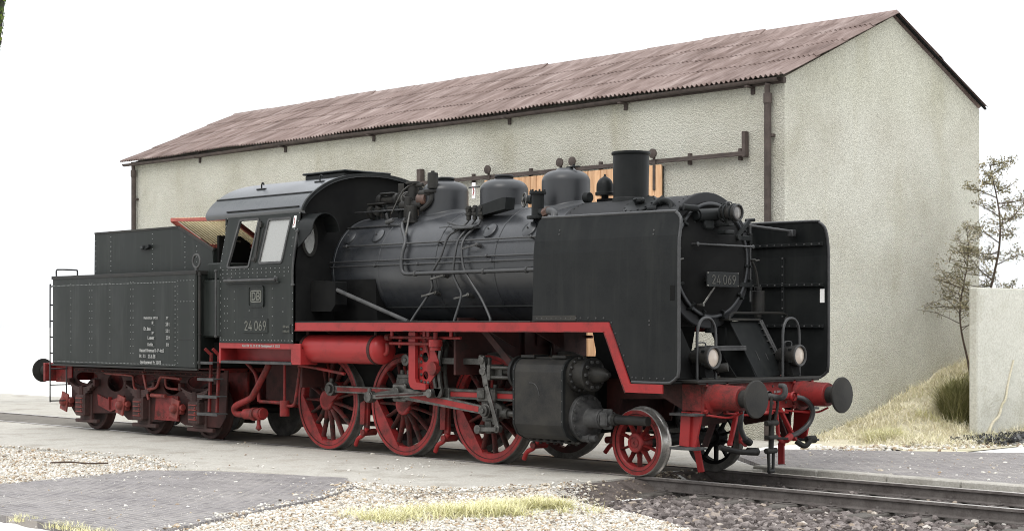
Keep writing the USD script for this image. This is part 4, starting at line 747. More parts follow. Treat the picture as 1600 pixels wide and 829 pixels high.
# --- motion, near and far side
for s in (-1, 1):
    S = lambda m: side(m, s); cx, cz = CR if s < 0 else (-CR[1], CR[0])
    xh, zc = (2.07, .745) if s < 0 else (2.25, .745)
    pin = lambda x, y: (x + cx, y, .75 + cz)
    # coupling rods
    for k, (a, b) in enumerate(((-1.8, 0), (0, 1.8))):
        y = -.955
        A, B = np.array(pin(a, y)), np.array(pin(b, y))
        rd = part(loco, 'coupling_rod', S(join(bar(A, B, .105, .045), *[cyl(np.array(p) + [0, .045, 0], np.array(p) + [0, -.045, 0], .105, n=20) for p in (A, B)])), 'rod_steel', 35)
        part(rd, 'red_flute', S(bar(A + [.16, -.0245, 0], B + [-.16, -.0245, 0], .058, .006)), 'red_dirty', 30)
        for p in (A, B): part(rd, 'oil_cup', S(join(cyl(p + [0, 0, .09], p + [0, 0, .16], .035, n=10), cyl(p + [0, -.045, 0], p + [0, -.085, 0], .065, n=14))), 'gear_steel', 40)
    # knuckle casting with its oil pots on the driving pin
    A = np.array(pin(0, -1.0))
    part(loco, 'knuckle', S(join(ext(poly([(A[0] - .30, A[2] - .06), (A[0] + .42, A[2] - .05), (A[0] + .30, A[2] + .02), (A[0] + .16, A[2] + .20), (A[0] - .15, A[2] + .22), (A[0] - .18, A[2] + .05)], .02), -1.06, -.99, 'xz'), box(A[0] - .14, A[0] + .14, -1.07, -.97, A[2] + .20, A[2] + .26, .01), cyl(A + [-.06, -.03, .25], A + [-.06, -.03, .32], .03, n=8), cyl(A + [.08, -.03, .25], A + [.08, -.03, .32], .03, n=8))), 'gear_steel', 35)
    # connecting rod
    A, B = np.array(pin(0, -1.13)), np.array([xh, -1.11, zc])
    v, f = bar(A, B, 1, .055); L = np.linalg.norm(B - A); tt = ((v - A) @ (B - A)) / L ** 2; ctr = A + np.outer(tt, B - A)
    v = ctr + (v - ctr) * np.stack([.17 - .06 * tt, np.ones_like(tt), .17 - .06 * tt], 1)
    cr_ = part(loco, 'connecting_rod', S(join((v, f), box(A[0] - .13, A[0] + .15, -1.17, -1.09, A[2] - .13, A[2] + .13, .02), cyl(B + [0, .05, 0], B + [0, -.05, 0], .10, n=20))), 'rod_steel', 35)
    part(cr_, 'red_flute', S(bar(A + (B - A) * .14 + [0, -.03, 0], B - (B - A) * .08 + [0, -.03, 0], .075, .006)), 'red_paint', 30)
    part(cr_, 'crosshead_pin', S(join(cyl(B + [0, -.05, 0], B + [0, -.085, 0], .075, n=18), cyl(B + [0, -.085, 0], B + [0, -.11, 0], .035, n=8))), 'gear_steel', 40)
    # return crank and eccentric rod
    R0 = np.array(pin(0, -1.20)); R1 = np.array([-.235, -1.24, .865]) if s < 0 else np.array([-.1, -1.24, .55])
    part(loco, 'return_crank', S(join(bar(R0, R1, .10, .05), cyl(R0 + [0, .10, 0], R0 + [0, -.03, 0], .085, n=16), cyl(R1 + [0, .04, 0], R1 + [0, -.05, 0], .085, n=18))), 'gear_steel', 40)
    R1 = R1 + [0, -.035, 0]; E1 = np.array([1.06, -1.245, .955])
    er = part(loco, 'eccentric_rod', S(join(bar(R1, E1, .062, .04), cyl(R1 + [0, .03, 0], R1 + [0, -.045, 0], .078, n=18), cyl(E1 + [0, .04, 0], E1 + [0, -.04, 0], .062, n=16), cyl(R1 + [0, 0, .06], R1 + [0, 0, .13], .03, n=8))), 'rod_steel', 40)
    part(er, 'grease_line', S(bar(R1 + (E1 - R1) * .12 + [0, -.0215, 0], E1 - (E1 - R1) * .1 + [0, -.0215, 0], .022, .005)), 'red_dark', 30)
    # expansion link: two curved cheeks and the foot
    lt = np.linspace(-.33, .33, 9); lk = [(1.13 + .16 * (q / .33) ** 2 * .35, 1.30 + q) for q in lt]
    cheek = sg.LineString(lk).buffer(.075); slot = sg.LineString(lk[1:-1]).buffer(.030)
    el = part(loco, 'expansion_link', S(join(ext(cheek.difference(slot), -1.21, -1.18, 'xz'), ext(cheek.difference(slot), -1.10, -1.07, 'xz'), ext(poly([(1.10, 1.02), (1.24, 1.02), (1.16, .90), (1.0, .88), (.99, .98)]), -1.21, -1.08, 'xz'), cyl((1.12, -1.27, 1.30), (1.12, -1.02, 1.30), .045, n=12))), 'gear_steel', 30)
    # radius rod
    part(loco, 'radius_rod', S(join(bar((.45, -1.135, 1.405), (2.03, -1.135, 1.405), .085, .045), cyl((.44, -1.18, 1.405), (.44, -1.09, 1.405), .085, n=18), cyl((.44, -1.195, 1.405), (.44, -1.18, 1.405), .035, n=10), box(1.98, 2.16, -1.17, -1.10, 1.34, 1.47, .015), cyl((2.06, -1.20, 1.405), (2.06, -1.09, 1.405), .05, n=14))), 'gear_steel', 35)
    # combination lever, union link
    part(loco, 'combination_lever', S(join(bar((2.07, -1.215, 1.48), (2.16, -1.215, 1.08), .095, .03, (1, 0, 0)), bar((2.16, -1.215, 1.10), (2.40, -1.215, .50), .065, .03, (1, 0, 0)), *[cyl((x, -1.245, z), (x, -1.17, z), .055, n=14) for x, z in ((2.08, 1.43), (2.38, .52), (2.11, 1.28))], cyl((2.06, -1.24, 1.47), (2.06, -1.20, 1.47), .03, n=8))), 'rod_steel', 40)
    part(loco, 'union_link', S(join(bar((xh - .03, -1.25, .50), (2.39, -1.25, .515), .055, .035), cyl((xh - .03, -1.28, .50), (xh - .03, -1.16, .50), .06, n=14))), 'rod_steel', 40)
    # crosshead and slide bar
    part(loco, 'slide_bar', S(join(box(1.20, 2.88, -1.10, -.97, .985, 1.02, .004), box(1.20, 2.88, -1.10, -.97, .885, .915, .004), box(1.18, 1.30, -1.12, -.95, .87, 1.03, .01))), 'gear_steel', 30)
    part(loco, 'slide_bar_web', S(box(1.28, 2.86, -1.085, -.985, .914, .986, .003)), 'red_paint', 30)
    part(loco, 'crosshead', S(join(box(xh - .19, xh + .17, -1.14, -.94, .865, 1.05, .015), box(xh - .15, xh - .02, -1.175, -1.10, .90, 1.04, .02), ext(poly([(xh - .12, .60), (xh + .12, .60), (xh + .26, .69), (xh + .26, .80), (xh + .12, .88), (xh - .14, .88)], .02), -1.09, -.97, 'xz'), box(xh - .06, xh + .06, -1.12, -1.0, .44, .62, .02), box(xh + .11, xh + .20, -1.13, -1.08, .56, .78, .01), cyl((xh + .22, cy, zc - .03), (xh + .34, cy, zc - .03), .07, n=14))), 'gear_steel', 35)
    # motion bracket (red), with bolts, and the plate behind it
    mb = part(loco, 'motion_bracket', S(join(ext(poly([(.66, 1.80), (.80, 1.80), (.80, 1.15), (.83, 1.10), (1.02, 1.08), (1.02, 1.0), (.78, 1.0), (.70, 1.03), (.66, 1.10)], .015), -1.30, -1.24, 'xz'), ext(poly([(.80, 1.80), (.98, 1.80), (1.20, 1.40), (1.20, 1.28), (1.0, 1.08), (.80, 1.10)]).difference(sg.Point(.92, 1.45).buffer(.07)).difference(sg.Point(.93, 1.20).buffer(.06)), -1.22, -1.20, 'xz'))), 'red_paint', 30)
    part(mb, 'bolt', S(rivets([(.845, -1.222, z) for z in np.linspace(1.12, 1.74, 8)] + [(x, -1.222, 1.10) for x in (.92, .99)], (0, -1, 0), .026)), 'rod_steel', 40, kind='stuff')
    part(mb, 'hub', S(cyl((1.12, -1.28, 1.30), (1.12, -1.19, 1.30), .095, n=20)), 'red_dirty', 40)
    part(loco, 'motion_plate', S(box(1.06, 1.09, -1.18, -.56, 1.0, 1.90)), 'red_dark', 30)
    part(loco, 'reversing_shaft', S(join(cyl((.20, -1.30, 1.725), (1.75, -1.30, 1.725), .022, n=10), cyl((.30, -1.34, 1.64), (1.15, -1.34, 1.64), .022, n=10), cyl((.18, -1.30, 1.725), (.26, -1.30, 1.725), .05, n=12))), 'red_dirty', 40)
    part(loco, 'reversing_bracket', S(join(*[bar((x, -1.30, 1.72), (x, -1.30, 1.90), .05, .03, (1, 0, 0)) for x in (.30, 1.0, 1.08, 1.55)], cyl((1.30, -1.36, 1.60), (1.30, -1.36, 1.70), .095, n=16), cyl((1.30, -1.36, 1.55), (1.30, -1.36, 1.61), .075, n=14), cyl((1.30, -1.36, 1.70), (1.30, -1.36, 1.80), .03, n=8))), 'red_paint', 40)
    part(loco, 'lifting_link', S(join(bar((.95, -1.25, 1.70), (1.02, -1.2, 1.36), .035, .02, (1, 0, 0)), bar((.44, -1.28, 1.58), (.46, -1.28, 1.70), .04, .03, (1, 0, 0)), tube([(.22, -1.32, 1.64), (.22, -1.32, 1.52), (.17, -1.32, 1.48)], .03, 8))), 'red_dirty', 40)
    part(loco, 'support_gusset', [S(bar((2.15, -1.25, 1.83), (2.70, -1.18, 1.30), .09, .02)), S(box(1.60, 1.64, -1.3, -.6, 1.22, 1.85))], 'red_dark', 30)
    part(loco, 'frame_rail', S(box(1.1, 3.2, -.70, -.56, 1.30, 1.42)), 'red_dark', 30)
    # air reservoir slung under the running board
    ar = part(loco, 'air_reservoir', S(lathe([(0, -1.86), (.10, -1.855), (.18, -1.83), (.207, -1.78), (.21, -1.74), (.21, .02), (.205, .06), (.17, .11), (.10, .14), (0, .15)], (0, -1.24, 1.545), (1, 0, 0), 36)), 'red_paint', 50)
    part(ar, 'strap', S(join(*[lathe([(.208, -.03), (.218, -.03), (.218, .03), (.208, .03)], (x, -1.24, 1.545), (1, 0, 0), 36) for x in (-1.66, -.06)], *[cyl((x, -1.30, 1.70), (x, -1.30, 1.84), .025, n=8) for x in (-1.66, -.06)])), 'red_dark', 40)
    # brakes and sanding pipes
    for x in (-1.8, 0, 1.8):
        part(loco, 'brake_hanger', S(join(bar((x + .90, -.76, .98), (x + .87, -.76, .30), .09, .05, (1, 0, 0)), ext(poly([(x + .78, .42), (x + .88, .42), (x + .90, .78), (x + .79, .74)]), -.82, -.70, 'xz'), cyl((x + .88, -.86, .30), (x + .88, -.6, .30), .05, n=12))), 'red_dirty', 35)
        part(loco, 'sand_pipe', S(tube([(x + .93, -.80, .36), (x + .86, -.82, .26), (x + .74, -.82, .20), (x + .66, -.80, .10)], .032, 8)), 'red_paint', 60)
        part(loco, 'oil_nipple', S(join(tube([(x + .1, -.86, 1.05), (x + .12, -.88, 1.2), (x + .05, -.86, 1.3)], .022, 6))), 'red_dirty', 50)
    for x in (-.9, .9): part(loco, 'brake_rod', S(bar((x - .9, -.62, .42), (x + .9, -.62, .42), .07, .04)), 'red_dark', 30)
    # guard irons and the steps beside the buffer beam
    fs = part(loco, 'front_step', S(join(bar((5.58, -1.13, .86), (5.55, -1.13, .45), .15, .05, (1, 0, 0)), ext(sg.Polygon([(5.65, .86), (5.80, .86), (5.69, .42), (5.62, .42)]), -1.12, -1.09, 'xz'))), 'red_paint', 30)
    for z, d_ in ((.83, 0), (.425, .0)): part(fs, 'tread', S(join(box(5.40, 5.80, -1.25, -1.02, z - .012, z + .018, .006), *[box(5.42 + .042 * k, 5.432 + .042 * k, -1.24, -1.03, z + .016, z + .022, .001) for k in range(9)])), 'worn_grey', 30)
    part(fs, 'guard_iron', S(join(bar((5.52, -1.0, .86), (5.50, -.84, .36), .10, .03, (1, 0, 0)), bar((5.50, -.84, .37), (5.53, -.80, .12), .09, .03, (1, 0, 0)))), 'red_paint', 30)
# --- front end: buffer beam, buffers, coupling
part(loco, 'buffer_beam', join(ext(poly([(-1.06, .86), (1.06, .86), (1.06, 1.19), (-1.06, 1.19)]), 5.74, 5.785, 'yz'), box(5.45, 5.745, -1.07, -1.04, .87, 1.19)), 'red_dirty', 30)
part(loco, 'beam_gusset', [ext(sg.Polygon([(5.45, 1.19), (5.45, .88), (4.95, 1.10), (4.95, 1.19)]), y - .015, y + .015, 'xz') for y in (-1.04, 1.04)], 'red_dark', 30)
part(loco, 'footplate', join(box(5.36, 5.84, -1.24, 1.24, 1.212, 1.245, .006), box(5.80, 5.83, -1.2, 1.2, 1.192, 1.213, .003), box(4.6, 5.36, -.62, .62, 1.225, 1.245)), 'dirty_black', 30)
part(loco, 'rivet', rivets([(5.786, y, z) for y in (-.62, -.35, .05, .28, .55) for z in (1.14, .93)] + [(5.786, y, 1.02) for y in (-.62, .55)], (1, 0, 0), .017), 'rod_steel', 40, kind='stuff')
part(loco, 'beam_lettering', join(text('24 069', .028, (5.787, .30, 1.055), '+x', .13), text('Hbf', .026, (5.787, .33, .985), '+x', .06), text('R', .03, (5.787, .34, .945), '+x', .03)), 'white_mark', False)
for y in (-.866, .866):
    bf = part(loco, 'buffer', join(lathe([(0, 5.785), (.21, 5.785), (.21, 5.81), (.165, 5.83), (.158, 5.86), (.150, 6.20), (.142, 6.215), (.0, 6.22)], (0, y, 1.03), (1, 0, 0), 30), *[cyl((5.785, y + a * .19, 1.03 + b * .16), (5.83, y + a * .19, 1.03 + b * .16), .03, n=6) for a in (-1, 1) for b in (-1, 1)]), 'red_dirty', 40)
    part(bf, 'plunger', cyl((6.19, y, 1.03), (6.38, y, 1.03), .105, n=24), 'dirty_black', 40)
    part(bf, 'buffer_head', lathe([(.10, 6.34), (.14, 6.375), (.215, 6.39), (.225, 6.40), (.225, 6.415), (.215, 6.425), (.12, 6.437 if y > 0 else 6.43), (0, 6.44 if y > 0 else 6.43)], (0, y, 1.03), (1, 0, 0), 40), 'dirty_black', 35)
    part(bf, 'bracing_rod', tube([(5.80, y - .18 if y < 0 else y - .35, .83), (6.0, y, .80), (6.12, y + .12, .86)], .014, 6), 'red_paint', 50)
hk = part(loco, 'draw_hook', join(lathe([(.11, 5.785), (.11, 5.84), (.07, 5.86), (.06, 5.95)], (0, 0, 1.03), (1, 0, 0), 20), tube([(5.92, 0, 1.03), (6.10, 0, 1.01), (6.18, 0, 1.06), (6.17, 0, 1.15), (6.10, 0, 1.16)], .042, 10, 5, .03)), 'worn_grey', 50)
part(loco, 'screw_coupling', join(*[tube([(6.02, y, 1.03), (6.02, y * 1.3, .9), (5.98, y, .70)], .018, 8) for y in (-.05, .05)], cyl((5.98, -.11, .70), (5.98, .11, .70), .035, n=12), cyl((5.98, 0, .70), (5.97, 0, .34), .034, n=12), box(5.93, 6.02, -.09, .09, .50, .55, .01), *[bar((5.97, y, .36), (5.97, y * .8, .10), .035, .03, (0, 1, 0)) for y in (-.05, .05)], cyl((5.97, -.10, .36), (5.97, .10, .36), .036, n=12), cyl((5.97, -.05, .11), (5.97, .05, .11), .028, n=10), bar((5.98, -.02, .52), (6.05, .24, .50), .03, .02)), 'dirty_black', 45)
part(loco, 'red_shackle', join(cyl((5.90, 0, .80), (5.90, 0, .98), .06, n=14), lathe([(.075, 0), (.09, .02), (.075, .05)], (5.90, 0, .80), (0, 0, 1), 14)), 'red_paint', 40)
for sg_, y0 in ((1, .46), (-1, -.46)):
    h = part(loco, 'brake_hose', tube([(5.88, .50 * sg_ + .06, 1.0), (5.98, .62 * sg_ + .06, .97), (6.03, .72 * sg_ + .06, .84), (6.0, .70 * sg_ + .06, .68), (5.95, .56 * sg_ + .05, .56), (5.93, .42 * sg_, .51)], .032, 10, 6), 'pipe_black', 60)
    part(h, 'hose_cock', join(cyl((5.80, .44 * sg_ + .06, 1.01), (5.92, .44 * sg_ + .06, 1.01), .045, n=12), cyl((5.86, .40 * sg_, 1.01), (5.90, .60 * sg_ + .06, 1.0), .035, n=10), lathe([(.055, 0), (.065, .02), (.055, .04)], (5.92, .44 * sg_ + .06, 1.01), (1, 0, 0), 12)), 'red_paint', 40)
    part(h, 'coupling_head', join(cyl((5.93, .46 * sg_, .52), (5.93, .36 * sg_, .47), .045, n=10)), 'red_paint' if sg_ > 0 else 'dirty_black', 40)
    part(loco, 'hose_bracket', join(bar((5.78, .36 * sg_, .86), (5.80, .38 * sg_, .46), .045, .03, (1, 0, 0)), bar((5.78, .42 * sg_, .86), (5.85, .66 * sg_, .45), .06, .035, (1, 0, 0)), tube([(5.80, .38 * sg_, .50), (5.86, .37 * sg_, .45), (5.90, .42 * sg_, .46)], .03, 8)), 'red_paint', 40)
    part(loco, 'heating_hose', join(tube([(5.86, -.86 if sg_ < 0 else .66, .44), (5.94, (-.6 if sg_ < 0 else .74), .38), (5.97, -.32 if sg_ < 0 else .84, .36 if sg_ < 0 else .46)], .035, 8), cyl((5.92, -.40 if sg_ < 0 else .80, .37 if sg_ < 0 else .45), (5.96, -.25 if sg_ < 0 else .93, .36 if sg_ < 0 else .46), .05, n=10)), 'dirty_black', 50)
part(loco, 'cross_pipe', tube([(5.80, -.70, .84), (5.80, -.2, .80), (5.82, .2, .84), (5.82, .55, .80)], .014, 6), 'red_paint', 50)
part(loco, 'bracket_stay', join(bar((5.6, .55, .86), (5.62, .80, .42), .09, .03, (1, 0, 0)), bar((5.6, .85, .86), (5.62, .80, .42), .09, .03, (1, 0, 0)), bar((5.5, -.45, .86), (5.5, -.70, .42), .09, .03, (1, 0, 0))), 'red_dark', 30)
# hand hoops, sloping plates and steps up to the smokebox
for y in (-.79, .91):
    part(loco, 'hand_hoop', tube([(5.60, y - .175, 1.24), (5.60, y - .175, 1.5), (5.60, y - .175, 1.78), (5.60, y - .14, 1.91), (5.60, y - .06, 1.98), (5.60, y + .06, 1.98), (5.60, y + .14, 1.91), (5.60, y + .175, 1.78), (5.60, y + .175, 1.5), (5.60, y + .175, 1.24)], .019, 10, 4), 'pipe_black', 60)
sp = part(loco, 'sloping_plate', join(bar((5.50, .64, 1.245), (5.10, .58, 1.955), .02, .62, (1, 0, .55)), ext(sg.Polygon([(5.50, 1.245), (5.10, 1.95), (4.70, 1.95), (5.08, 1.245)]), .31, .335, 'xz')), 'black_paint', 30)
part(sp, 'slotted_edge', join(bar((5.52, .95, 1.25), (5.12, .90, 1.96), .03, .05, (0, 1, 0)), bar((5.545, .90, 1.25), (5.145, .85, 1.96), .03, .02, (0, 1, 0)), *[box(5.52 - .40 * t - .02, 5.52 - .40 * t + .025, .88 - .05 * t, .94 - .05 * t, 1.25 + .71 * t - .008, 1.25 + .71 * t + .008, .002) for t in np.linspace(.08, .95, 9)]), 'worn_grey', 30)
part(sp, 'top_step', join(box(4.98, 5.16, .20, .86, 1.955, 1.985, .006), tube([(5.14, .22, 1.98), (5.12, .32, 2.05), (5.12, .6, 2.055), (5.12, 1.40, 2.05), (5.12, 1.43, 1.95)], .017, 8, 4)), 'dirty_black', 40)
part(sp, 'scratch', join(bar((5.40, .52, 1.452), (5.33, .52, 1.577), .008, .006), bar((5.40, .70, 1.452), (5.35, .70, 1.541), .008, .006)), 'worn_grey', False)
part(loco, 'sloping_plate', join(bar((5.50, -1.02, 1.245), (5.10, -1.0, 1.955), .02, .52, (1, 0, .55)), ext(sg.Polygon([(5.50, 1.245), (5.10, 1.95), (4.70, 1.95), (5.08, 1.245)]), -.765, -.74, 'xz')), 'soot_black', 30)
part(loco, 'middle_step', join(box(5.12, 5.36, -.40, .30, 1.615, 1.64, .006), box(5.12, 5.36, -.40, .30, 1.58, 1.615, .003)), 'worn_grey', 30)
part(loco, 'step_support', join(box(5.08, 5.14, -.40, -.34, 1.24, 1.62), ext(sg.Polygon([(5.45, 1.245), (5.13, 1.64), (4.95, 1.64), (5.2, 1.245)]), -.02, .0, 'xz')), 'soot_black', 30)
part(loco, 'drain_box', join(box(4.85, 5.05, .30, .62, 1.62, 1.90, .03), cyl((4.95, .10, 1.80), (4.95, .10, 2.0), .08, n=12)), 'black_paint', 40)
part(loco, 'lamp_knob', join(cyl((5.62, -.62, 1.37), (5.74, -.55, 1.39), .055, n=14), cyl((5.60, -.66, 1.36), (5.62, -.62, 1.37), .03, n=8)), 'dirty_black', 50)
# reversing gear box and its rod
rx = part(loco, 'reversing_gear_box', ext(poly([(-1.69, 2.10), (-1.20, 2.10), (-1.10, 2.20), (-1.10, 2.54), (-1.66, 2.57), (-1.69, 2.54)], .02), -1.22, -1.0, 'xz'), 'soot_black', 30)
part(loco, 'reach_rod', cyl((-1.12, -1.18, 2.42), (.55, -1.22, 1.95), .030, n=12), 'worn_grey', 60)
# --- cab
def lean(v):
    v = v.copy(); v[:, 1] += np.interp(v[:, 2], [0, 2.80, 3.65, 4.3], [0, 0, .145, .145]); return v
win1 = sg.Polygon([(-3.44, 2.80), (-2.87, 2.80), (-2.77, 3.53), (-3.27, 3.53)]).buffer(-.03).buffer(.03)
win2 = sg.Polygon([(-2.60, 2.85), (-2.03, 2.85), (-1.94, 3.51), (-2.50, 3.51)]).buffer(-.03).buffer(.03)
arch = [(1.525, 1.625), (1.525, 2.80), (1.384, 3.65), (1.29, 3.775), (1.155, 3.89), (.92, 4.03), (.64, 4.122), (.32, 4.178), (0, 4.195)]
arch = arch + [(-a, b) for a, b in arch[::-1][1:]]
for s in (-1, 1):
    S = lambda m: side(m, s)
    lo = ext(sg.box(-3.665, 1.625, -1.70, 2.80), -1.525, -1.50, 'xz')
    up = ext(sg.Polygon([(-3.665, 2.80), (-1.70, 2.80), (-1.70, 3.655), (-3.60, 3.655)]).difference(win1).difference(win2), -1.525, -1.50, 'xz')
    cs = part(loco, 'cab_side', S(join(lo, (lean(up[0]), up[1]))), 'tender_black', False)
    for w_, nm in ((win1, 'window_frame'), (win2, 'window_frame')):
        f_ = ext(w_.buffer(.022).difference(w_.buffer(-.012)), -1.538, -1.50, 'xz')
        wf = part(cs, nm, S((lean(f_[0]), f_[1])), 'worn_grey', 30)
        if w_ is win2:
            g_ = ext(w_.buffer(-.008), -1.518, -1.512, 'xz'); part(wf, 'pane', S((lean(g_[0]), g_[1])), 'glass', False)
    po = MB()
    for x0 in (-2.72,): po.add(box(x0 - .03, x0 + .03, -1.545, -1.522, 2.86, 3.50, .006)).add(box(x0 + .02, x0 + .07, -1.56, -1.52, 3.40, 3.47, .006)).add(box(x0 - .06, x0 + .02, -1.56, -1.52, 2.88, 2.93, .006))
    for q, z in ((-2.66, 2.9), (-2.62, 3.1)): po.add(cyl((q, -1.55, z), (q + .06, -1.55, z + .34), .009, n=6))
    v, f = po.get(); part(cs, 'window_post', S((lean(v), f)), 'dirty_black', 30)
    hr = part(cs, 'handrail', S(join(cyl((-3.44, -1.59, 2.585), (-2.10, -1.59, 2.585), .022, n=10), *[join(cyl((x, -1.52, 2.585), (x, -1.59, 2.585), .02, n=8), box(x - .05, x + .05, -1.535, -1.525, 2.53, 2.63, .004)) for x in (-3.38, -2.16)])), 'worn_grey', 50)
    part(cs, 'ledge', S(box(-3.46, -2.06, -1.56, -1.525, 2.535, 2.555, .004)), 'tender_black', 30)
    for x in (-3.70, -1.685):
        gz = (1.72, 2.75) if x < -2 else (2.5, 3.3)
        pts = lean(np.array([(x, -1.565, z) for z in np.linspace(*gz, 5)]))
        part(cs, 'grab_rail', S(join(tube(pts, .016, 8, 2), *[lathe([(0, -.03), (.028, -.012), (.028, .012), (0, .03)], p, (0, 0, 1), 8) for p in (pts[0], pts[-1])])), 'worn_grey', 50)
    rv = [(x, -1.526, 1.665) for x in np.arange(-3.63, -1.72, .085)] + [(-1.735, -1.526, z) for z in np.arange(1.66, 3.6, .12)] + [(-3.63, -1.526, z) for z in np.arange(1.7, 3.6, .11)]
    rv += [(x, -1.526, z) for z in (2.70, 2.76) for x in np.arange(-3.56, -1.8, .115)] + [(x, -1.526, 2.64) for x in np.arange(-3.56, -1.8, .23)]
    rv += [(x, -1.526, z) for x in (-3.52, -3.44) for z in np.arange(1.85, 2.35, .115)] + [(x, -1.526, z) for x in (-2.50, -2.25) for z in np.arange(1.75, 2.45, .14)]
    rv += [(x, -1.526, z) for x in (-3.25, -2.85) for z in (1.78, 1.95, 2.12, 2.3, 2.42)] + [(-1.98, -1.526, z) for z in (2.3, 2.1, 1.9)]
    rv += [(x, -1.526, 3.61) for x in np.arange(-3.5, -1.75, .15)] + [(-1.82, -1.526, z) for z in np.arange(2.95, 3.4, .13)]
    v, f = rivets(rv, (0, -1, 0), .0085); part(cs, 'rivet', S((lean(v), f)), 'rivet_light', 40, kind='stuff')
    # plates and lettering
    if s < 0:
        pl = sg.box(-2.86, 2.17, -2.46, 2.50).buffer(-.05).buffer(.05)
        lp = part(cs, 'emblem_plate', join(ext(pl, -1.536, -1.524, 'xz'), ext(pl.difference(pl.buffer(-.022)), -1.545, -1.53, 'xz')), 'tender_black', 30)
        bar_ = sg.box(-2.80, 2.245, -2.52, 2.43).buffer(-.03).buffer(.03)
        part(lp, 'emblem_frame', ext(bar_.difference(bar_.buffer(-.018)), -1.541, -1.535, 'xz'), 'plate_grey', 30)
        part(lp, 'emblem_letters', text('DB', .12, (-2.765, -1.537, 2.28), '-y', .21, True), 'plate_grey', False)
        npl = part(cs, 'number_plate', box(-3.00, -2.36, -1.536, -1.524, 1.775, 2.0, .005), 'tender_black', 30)
        part(npl, 'number', text('24 069', .145, (-2.955, -1.537, 1.815), '-y', .56), 'plate_grey', False)
        for z, t_ in ((1.855, 'Bw'), (1.785, 'Hbf')):
            q = part(cs, 'depot_plate', box(-1.99, -1.79, -1.534, -1.524, z - .012, z + .052, .003), 'tender_black', 30)
            part(q, 'plate_text', text(t_, .034, (-1.965, -1.535, z + .003), '-y', .15), 'plate_grey', False)
        v, f = box(-1.865, -1.80, -1.532, -1.524, 3.36, 3.54, .002); wsn = part(cs, 'warning_sign', (lean(v), f), 'sign_white', 30)
        v, f = join(bar((-1.845, -1.534, 3.51), (-1.82, -1.534, 3.45), .016, .003), bar((-1.82, -1.534, 3.46), (-1.845, -1.534, 3.39), .016, .003)); part(wsn, 'mark', (lean(v), f), 'red_paint', False)
    # red step frame under the cab
    st = part(loco, 'cab_step', S(join(box(-3.69, -1.56, -1.515, -1.49, 1.535, 1.622, .003), box(-3.69, -3.64, -1.515, -1.20, 1.30, 1.54, .003), box(-1.80, -1.56, -1.513, -1.20, 1.305, 1.54, .003), box(-3.66, -1.60, -1.20, -1.18, 1.30, 1.6))), 'red_paint', 30)
    part(st, 'tread', S(join(box(-3.64, -1.78, -1.52, -1.20, 1.30, 1.335, .004), *[box(-3.62 + .04 * k, -3.605 + .04 * k, -1.51, -1.22, 1.333, 1.342, .001) for k in range(46)])), 'worn_grey', 30)
    if s < 0: part(st, 'inspection_text', text('Kas2 Br 21.23.8.58 Genügewart fr 1023', .034, (-3.05, -1.517, 1.563), '-y', .98, True, .002), 'white_mark', False)
    part(loco, 'cab_support', S(join(box(-3.5, -1.75, -1.18, -.56, 1.40, 1.60), box(-2.0, -1.94, -1.2, -.5, .95, 1.4))), 'red_dark', 30)
    part(loco, 'injector_pipe', S(join(tube([(-2.80, -1.20, 1.32), (-2.84, -1.20, 1.22), (-3.18, -1.20, .83), (-3.28, -1.21, .74), (-3.56, -1.24, .64), (-3.66, -1.24, .58), (-3.66, -1.22, .51), (-3.58, -1.20, .485), (-3.3, -1.20, .50)], .052, 12), cyl((-3.42, -1.20, .495), (-2.92, -1.20, .52), .085, n=16), cyl((-3.2, -1.20, .50), (-3.12, -1.20, .505), .105, n=14), cyl((-3.02, -1.2, .51), (-2.96, -1.2, .515), .10, n=14), cyl((-3.06, -1.2, .28), (-3.06, -1.2, .45), .03, n=10), lathe([(0, -.04), (.05, 0), (.03, .06)], (-3.06, -1.2, .28), (0, 0, 1), 10))), 'red_dirty', 50)
    part(loco, 'injector_rod', S(join(tube([(-3.45, -1.15, 1.30), (-3.20, -1.15, 1.1), (-3.12, -1.15, .7)], .03, 8), cyl((-3.1, -1.15, .70), (-2.4, -1.15, .70), .028, n=8), cyl((-2.38, -1.2, .66), (-2.38, -1.2, 1.30), .022, n=8), cyl((-2.38, -1.2, .50), (-2.38, -1.2, .74), .075, n=14), tube([(-2.36, -1.2, .66), (-2.15, -1.2, .68), (-2.08, -1.2, .85), (-2.0, -1.2, 1.2), (-1.92, -1.2, 1.28), (-.9, -1.2, 1.18)], .024, 8))), 'red_dirty', 50)
fw_ = sg.Polygon([(a - .0, b) for a, b in arch])
spec = affinity.scale(sg.Point(-1.245, 3.20).buffer(.17), .72, 1.45)
fw_ = fw_.difference(spec).difference(affinity.scale(spec, -1, 1, origin=(0, 0))).difference(sg.Point(0, BZ).buffer(.79))
cf = part(loco, 'cab_front', ext(fw_, -1.725, -1.70, 'yz'), 'soot_black', 30)
